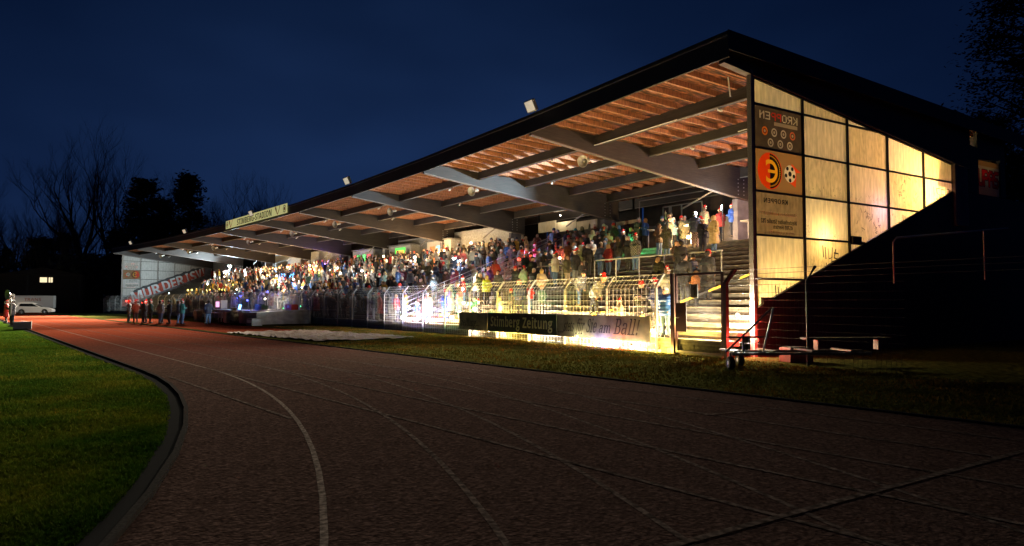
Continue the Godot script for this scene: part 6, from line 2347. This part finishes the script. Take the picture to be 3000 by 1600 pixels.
	pp("person in black jacket and navy beanie at the rear parapet", 13.58, 10.10, 4.68, "black", "dark", "navy_beanie", "f", 1, 0.99)
	pp("dark haired person in olive jacket with back to the rear parapet", 12.27, 9.23, 4.41, "olive", "dark", "hair_dark", "r", 3, 1.02)
	pp("person in sky blue coat and white hat behind the olive jacket", 13.50, 10.90, 4.68, "sky", "dark", "white_beanie", "r", 1, 0.98)
	pp("person in brown coat and blue jeans facing the long camouflage coat", 11.81, 7.96, 3.92, "brown", "jeans", "hair_dark", "r", 3, 1.03)
	pp("person in long camouflage patterned coat with hood up on the top steps", 11.26, 7.96, 3.92, "camo", "jeans", "hood_camo", "b", 4, 0.99)
	pp("grey haired person in long olive coat in front of the glowing bulb", 12.70, 10.90, 4.68, "olive", "dark", "hair_grey", "r", 4, 0.99)
	pp("person in navy coat, checked trousers and white cap on the platform", 10.55, 9.23, 4.41, "navy", "plaid", "white_beanie", "b", 1, 1.05)
	pp("person in tan coat and santa hat by the white floodlight", 11.93, 11.60, 5.13, "tan", "dark", "santa", "b", 1, 1.00)
	pp("person in red jumper and santa hat right of the white floodlight", 11.11, 11.90, 4.96, "red", "dark", "santa", "l", 1, 1.00)
	pp("person in bright blue coat and santa hat above the red stall", 10.43, 12.00, 5.12, "blue", "dark", "santa", "l", 1, 1.00)
	pp("person in black jacket and santa hat facing the long gold coat", 9.00, 7.96, 3.92, "black", "dark", "santa", "r", 1, 1.01)
	pp("person in long gold quilted coat with hood up on the top steps", 8.32, 7.96, 3.92, "gold", "jeans", "hood_gold", "b", 4, 1.05)
	pp("person in charcoal fur collared coat and red hat behind the gate", 3.77, 2.24, 1.72, "charcoal", "dark", "red_beanie", "b", 4, 1.05)
	pp("brown haired person in brown jacket hugging another person", 7.70, 4.79, 2.70, "brown", "dark", "hair_brown", "r", 1, 0.93)
	pp("person in black jacket hugging the person in brown jacket", 6.88, 4.15, 2.45, "black", "dark", "hair_dark", "l", 1, 1.03)
	pp("broad person in charcoal coat and grey jeans seen over the gate", 4.32, 1.61, 1.47, "charcoal", "greyjeans", "hair_dark", "b", 3, 1.12)
	pp("person in navy jacket and black beanie beside the broad charcoal coat", 5.08, 2.88, 1.96, "navy", "dark", "black_beanie", "r", 1, 0.87)
	pp("dark haired person in black coat sitting on the steps near the gate", 7.51, 3.52, 2.21, "black", "dark", "hair_dark", "f", 5, 1.08)
	pp("person in grey coat and santa hat directly behind the bent fence post", 4.57, 0.98, 1.23, "grey", "dark", "santa", "b", 3, 0.95)
	pp("child in orange patterned jacket behind the gate", 3.79, 1.61, 1.47, "orange", "dark", "hair_brown", "l", 1, 0.76)
	pp("red bearded person in charcoal jacket and red cap behind the fence", 4.58, -0.29, 0.73, "charcoal", "dark", "red_beanie", "f", 1, 0.95)
	pp("person in navy jacket and santa hat behind the fence by the gate", 3.85, -0.29, 0.73, "navy", "dark", "santa", "r", 3, 0.95)
	pp("white bearded person in blue jacket standing at the gate post", 2.78, -0.93, 0.49, "blue", "jeans", "hair_white", "f", 3, 0.94)
	pp("person in grey quilted jacket and santa hat bending over behind the fence", 7.99, 0.34, 0.98, "grey", "dark", "santa", "r", 6, 1.08)
	pp("child in beige jacket and santa hat on the lowest step", 5.02, -0.93, 0.49, "beige", "beige", "santa", "f", 1, 0.72)
	pp("child in tan jacket and red hat at the end of the banner", 3.04, -0.93, 0.49, "tan", "jeans", "red_beanie", "b", 3, 0.55)
	pp("person in grey jacket and pale jeans stepping down behind the fence", 10.53, 1.61, 1.47, "grey", "jeans", "hair_dark", "r", 6, 0.96)
	pp("child in scarlet jacket and jeans behind the fence", 13.46, 0.98, 1.23, "scarlet", "jeans", "hair_brown", "f", 3, 0.74)
	pp("child in dark green jacket beside the scarlet jacket", 11.62, 0.34, 0.98, "green", "dark", "hair_blond", "f", 3, 0.83)
	pp("child in charcoal jacket and red hat above the dark green banner", 14.14, 0.34, 0.98, "charcoal", "dark", "red_beanie", "f", 3, 0.74)
	pp("small child in cream top above the dark green banner", 14.17, -0.29, 0.73, "cream", "greyjeans", "hair_blond", "b", 3, 0.66)
	pp("person with pink hood and navy coat above the dark green banner", 13.48, 0.34, 0.98, "navy", "dark", "hood_rose", "f", 3, 0.99)
	pp("person wearing a bright yellow collar scarf behind the fence", 18.41, 1.61, 1.47, "hivis", "dark", "hair_blond", "l", 3, 0.94)
	pp("grey haired person in olive coat beside the yellow scarf", 19.09, 1.61, 1.47, "olive", "dark", "hair_grey", "r", 3, 1.03)
	pp("person in speckled grey coat with scarf above the fence", 18.24, 2.24, 1.72, "greyplaid", "dark", "hair_dark", "f", 3, 0.95)
	pp("person in pink jacket and jeans at the end of the lit corner", 18.05, -0.29, 0.73, "rose", "jeans", "hair_brown", "b", 3, 0.99)
	pp("person in long lilac coat standing over the nativity lights", 19.01, -0.29, 0.73, "lilac", "dark", "hair_grey", "b", 4, 0.97)
	pp("grey haired person in tan coat at the corner of the fence", 19.09, 1.61, 1.47, "tan", "dark", "hair_grey", "r", 3, 1.01)
	pp("person in rust coat among the lilac lit crowd", 21.43, 4.15, 2.45, "rust", "dark", "hair_brown", "l", 3, 1.00)
	pp("person in hooded lilac coat below the sloping stair rails", 24.18, 7.33, 3.67, "lilac", "dark", "hood_lilac", "r", 3, 1.02)
	pp("person in black coat and santa hat beside the red lamp", 19.18, 4.79, 2.70, "black", "dark", "santa", "l", 1, 1.02)
	pp("dark haired person in purple jacket near the fence corner", 20.22, 2.88, 1.96, "purple", "dark", "hair_dark", "f", 3, 1.02)


func track_people() -> void:
	# the group standing on the track with lights, left to right
	var q := [
		["person in dark hooded jacket with white back print, leftmost of the group on the track", 50.4, -11.5, "black", "olive_l", "red_beanie", "b", 0],
		["person in khaki jacket second from the left of the group on the track", 49.4, -11.2, "olive", "dark", "santa", "l", 3],
		["person in black coat with red lit face in the group on the track", 48.6, -10.6, "black", "dark", "santa", "f", 1],
		["stocky person in black coat in the dark middle of the group on the track", 47.9, -10.9, "black", "dark", "hair_dark", "b", 4],
		["tall person in dark green coat and santa hat in the group on the track", 46.9, -10.6, "green", "dark", "santa", "b", 3],
		["person in charcoal coat half hidden behind the tall santa hat on the track", 46.3, -9.9, "charcoal", "dark", "red_beanie", "f", 1],
		["person in pale grey jacket and light jeans in the group on the track", 45.4, -10.2, "grey", "jeans", "hair_dark", "b", 3],
		["tall person in black jacket reading a lit page on the track", 44.3, -9.8, "black", "dark", "black_beanie", "f", 1],
		["person in denim jacket beside the reader on the track", 43.7, -9.3, "denim", "jeans", "hair_brown", "b", 0],
		["short person in teal jacket and santa hat in the group on the track", 42.9, -9.2, "teal", "jeans", "santa", "b", 1],
		["person in tan trousers and brown jacket near the stage on the track", 42.3, -7.6, "brown", "beige", "hair_grey", "l", 0],
		["rightmost person of the group on the track in navy jacket and jeans", 41.2, -7.8, "navy", "jeans", "hair_dark", "l", 3]]
	for e in q:
		pp(e[0], e[1], e[2], 0.02, e[3], "dark" if e[4] == "olive_l" else e[4], e[5], e[6], e[7], 1.0)
	for e in [["red lamp on the head of the leftmost person on the track", 50.3, -11.7, 1.72, "red", 0.4], ["red lamp in the middle of the group on the track", 48.4, -10.9, 1.6, "red", 0.6], ["second red lamp in the group on the track", 48.0, -10.8, 1.66, "red", 0.4], ["warm stage lamp between the group and the far fence", 44.6, -2.6, 1.9, "white", 6.0], ["blue stage lamp right of the group on the track", 44.0, -4.2, 1.78, "blue", 3.0]]:
		bulb(e[0], S3(e[1], e[2], e[3]), e[4], e[5], 0.07)
	# on the stage, behind the laptop
	pp("person in dark jacket standing on the stage behind the laptop", 47.0, -3.0, 1.0, "black", "dark", "hair_grey", "f", 1, 0.98)
	# two musicians at the edge of the pitch
	var a := TR(64.0, 3.25, 0.02)
	person("person in red robe, pointed red hat and white beard at the left edge", Transform3D(Basis(Vector3.UP, 2.2), a), "scarlet", "dark", "santa", 4, 1.0)
	var o: Node3D = get_child(get_child_count() - 1)
	part("beard", hats.beard, M.fur, o, Transform3D(Basis(), figures[4].head))
	a = TR(55.0, 3.1, 0.02)
	person("person in grey jacket playing a sousaphone on the grass at the left edge", Transform3D(Basis(Vector3.UP, 2.6), a), "grey", "dark", "white_beanie", 1, 1.02)
	var t := thing("sousaphone", "pale sousaphone with its bell above the player's head at the left edge", "sousaphone", Transform3D(Basis(Vector3.UP, 2.6), a))
	var mb := MB.new()
	mb.lathe(Transform3D(Basis(Vector3.RIGHT, -PI / 2), Vector3(0.1, 2.1, -0.15)), [[0.05, -0.3], [0.08, -0.1], [0.2, 0.08], [0.34, 0.13], [0.35, 0.12], [0.2, 0.06], [0.07, -0.1]], 20)
	part("bell", mb.mesh(), M.horn, t)
	mb = MB.new()
	var pts := []
	var rad := []
	for i in 22:
		var w := -0.6 + 5.2 * i / 21.0
		pts.append(Vector3(0.05, 1.3, 0.0) + Vector3(0.42 * cos(w), 0.55 * sin(w), 0.12 * cos(w) - 0.1))
		rad.append(lerpf(0.03, 0.06, i / 21.0))
	mb.tube(pts, rad, 8)
	mb.tube([Vector3(0.0, 1.82, 0.05), Vector3(0.1, 2.0, 0.1), Vector3(0.1, 2.1, 0.12)], [0.05, 0.055, 0.06], 8)
	part("tubing", mb.mesh(), M.horn, t)
	# the people dressed up in the lit corner behind the fence
	for e in [["figure in pointed hat and blue dress beside the dazzling white lamp", 22.9, -0.3, "blue", "dark", "santa", "f", 1, 0.72], ["person in scarlet cloak bending over the lit corner", 21.6, -0.4, "scarlet", "dark", "hair_dark", "r", 6, 0.95], ["person in blue coat and santa hat at the violet lit fence post", 20.1, 0.0, "blue", "jeans", "santa", "f", 1, 1.0], ["person in purple coat and red hat sitting over the yellow bulbs", 19.2, -0.2, "purple", "dark", "red_beanie", "f", 1, 0.86], ["child in green hood holding the yellow green lantern", 16.4, -0.35, "green", "dark", "hood_green", "f", 1, 0.78], ["child in pink coat by the pink bulb of the lit corner", 21.2, -0.75, "rose", "dark", "red_beanie", "f", 1, 0.52], ["child in navy jacket and red hat above the end of the script board", 15.8, -0.5, "navy", "jeans", "santa", "r", 3, 0.7]]:
		pp(e[0], e[1], e[2], 0.02 if e[2] < -0.6 else 0.5, e[3], e[4], e[5], e[6], e[7], e[8])


const BEAM_NAMES := ["end wall", "first beam", "second beam", "third beam", "fourth beam", "fifth beam", "sixth beam", "seventh beam", "eighth beam", "ninth beam", "far wall"]

func far_people() -> void:
	var coats := ["black", "black", "black", "navy", "navy", "charcoal", "charcoal", "charcoal", "grey", "grey", "olive", "brown", "brown", "black", "denim", "beige", "tan", "green", "red", "blue", "white", "rust", "maroon", "mustard", "blackpuff", "blackpuff", "sage", "cream", "navy", "olive", "black", "charcoal"]
	var hatk := ["hair_dark", "hair_brown", "hair_brown", "hair_blond", "hair_grey", "hair_grey", "santa", "red_beanie", "black_beanie", "black_beanie", "white_beanie", "white_beanie", "navy_beanie", "beige_beanie"]
	var words := {"hair_dark": "dark hair", "hair_brown": "brown hair", "hair_blond": "fair hair", "hair_grey": "grey hair", "santa": "santa hat", "red_beanie": "red beanie", "black_beanie": "black beanie", "white_beanie": "white beanie", "navy_beanie": "navy beanie", "beige_beanie": "beige beanie"}
	var spots := []
	for k in 21:
		var s := 18.5 if k < 10 else (13.0 if k < 18 else 8.5)
		while s < 97.0:
			s += rng.randf_range(0.5, 1.15) * (1.25 if s < 36 else 1.0)
			var d := step_d(k) + 0.3 if k < 18 else 9.85 + 0.85 * (k - 18)
			var h := step_h(k) if k < 18 else 4.69
			var dense := 0.66 if k % 2 == 0 else 0.34
			if s < 36:
				dense *= 0.85
			if s > 86:
				dense *= 0.75
			if s > (78.0 if d < 4.0 else 86.0 if d < 9.0 else 93.0):
				continue
			if s > 20.9 and s < 23.9 and d < 10:
				dense *= 0.18
			if s < 14.5 and k >= 18:
				dense *= 0.7
			if d > 9.7 and (s > 39 and s < 44 or s > 46 and s < 58.6) and d > 11.4:
				continue
			if rng.randf() > dense:
				continue
			s += rng.randf_range(-0.1, 0.1)
			var near := false
			for p in placed:
				if absf(p.x - s) < 0.5 and absf(p.y - d) < 0.5:
					near = true
			if not near:
				spots.append([S3(s, d, h).length(), s, d + rng.randf_range(-0.08, 0.1), h, k])
	spots.sort_custom(func(a, b): return a[0] < b[0])
	var one := 300 - placed.size() - 3
	var taken := {}
	for i in mini(one, spots.size()):
		var q: Array = spots[i]
		var beam: String = BEAM_NAMES[clampi(int(round(q[1] / BAY)), 0, 10)]
		var where: String = ("on the platform" if q[4] >= 18 else "%s step" % ORD[q[4]]) + (", under " if fposmod(q[1] / BAY, 1.0) < 0.25 or fposmod(q[1] / BAY, 1.0) > 0.75 else ", near ") + beam
		var label := ""
		var coat: String; var hat: String
		for tries in 200:
			coat = coats[rng.randi() % coats.size()]
			hat = hatk[rng.randi() % hatk.size()]
			var cw := coat if coat != "blackpuff" else "quilted black"
			if coat == "hivis":
				cw = "bright yellow"
			if coat == "rose":
				cw = "pink"
			label = "person with %s in %s jacket, %s" % [words[hat], cw, where]
			if not taken.has(label):
				break
		taken[label] = true
		var turn := (PI if rng.randf() < 0.75 else rng.randf() * TAU) + rng.randf_range(-0.6, 0.6)
		var at := SF(q[1], q[2], q[3]) * Transform3D(Basis(Vector3.BACK, rng.randf_range(-0.07, 0.07)) * Basis(Vector3.UP, turn) * Basis(Vector3.RIGHT, rng.randf_range(-0.12, 0.05)), Vector3.ZERO)
		person(label, at, coat, ["dark", "dark", "jeans", "greyjeans"][rng.randi() % 4], hat, [0, 1, 1, 2, 3, 4][rng.randi() % 6], rng.randf_range(0.92, 1.06), "crowd on the terrace", rng.randf_range(-0.5, 0.5))
	# the rest, farther along, is one mass
	var kinds := [crowd_figure(0), crowd_figure(1), crowd_figure(2), crowd_figure(3)]
	var vv := PackedVector3Array(); var nn := PackedVector3Array(); var cc := PackedColorArray()
	for i in range(mini(one, spots.size()), spots.size()):
		var q: Array = spots[i]
		var mb: MB = kinds[rng.randi() % 4]
		var turn := (PI if rng.randf() < 0.8 else rng.randf() * TAU) + rng.randf_range(-0.6, 0.6)
		var at := SF(q[1], q[2], q[3]) * Transform3D(Basis(Vector3.UP, turn).scaled(Vector3.ONE * rng.randf_range(0.92, 1.05)), Vector3.ZERO)
		var c: Array = COATS[coats[rng.randi() % coats.size()]]
		var coat := Color(c[0], c[1], c[2])
		var l: Array = LEGS[["dark", "jeans", "greyjeans"][rng.randi() % 3]]
		var leg := Color(l[0], l[1], l[2])
		var ha: Array = HATS[hatk[rng.randi() % hatk.size()]]
		var hat := Color(ha[0], ha[1], ha[2])
		var skin := Color(0.45, 0.26, 0.18) * rng.randf_range(0.7, 1.1)
		for x in mb.v.size():
			vv.push_back(at * mb.v[x])
			nn.push_back((at.basis * mb.n[x]).normalized())
			var k: Color = mb.c[x]
			if k.r > 0.5:
				cc.push_back(coat)
			elif k.r < -1.5:
				cc.push_back(leg)
			else:
				cc.push_back(hat if mb.v[x].y > 1.66 or mb.v[x].z > 0.03 else skin)
	var a := []
	a.resize(Mesh.ARRAY_MAX)
	a[Mesh.ARRAY_VERTEX] = vv
	a[Mesh.ARRAY_NORMAL] = nn
	a[Mesh.ARRAY_COLOR] = cc
	var m := ArrayMesh.new()
	m.add_surface_from_arrays(Mesh.PRIMITIVE_TRIANGLES, a)
	var o := part("crowd", m, M.crowd, self)
	tag(o, "dense crowd filling the farther half of the terrace", "crowd", "", "stuff")
	print("spots ", spots.size(), " crowd verts ", vv.size(), " persons ", names.get("person", 0))
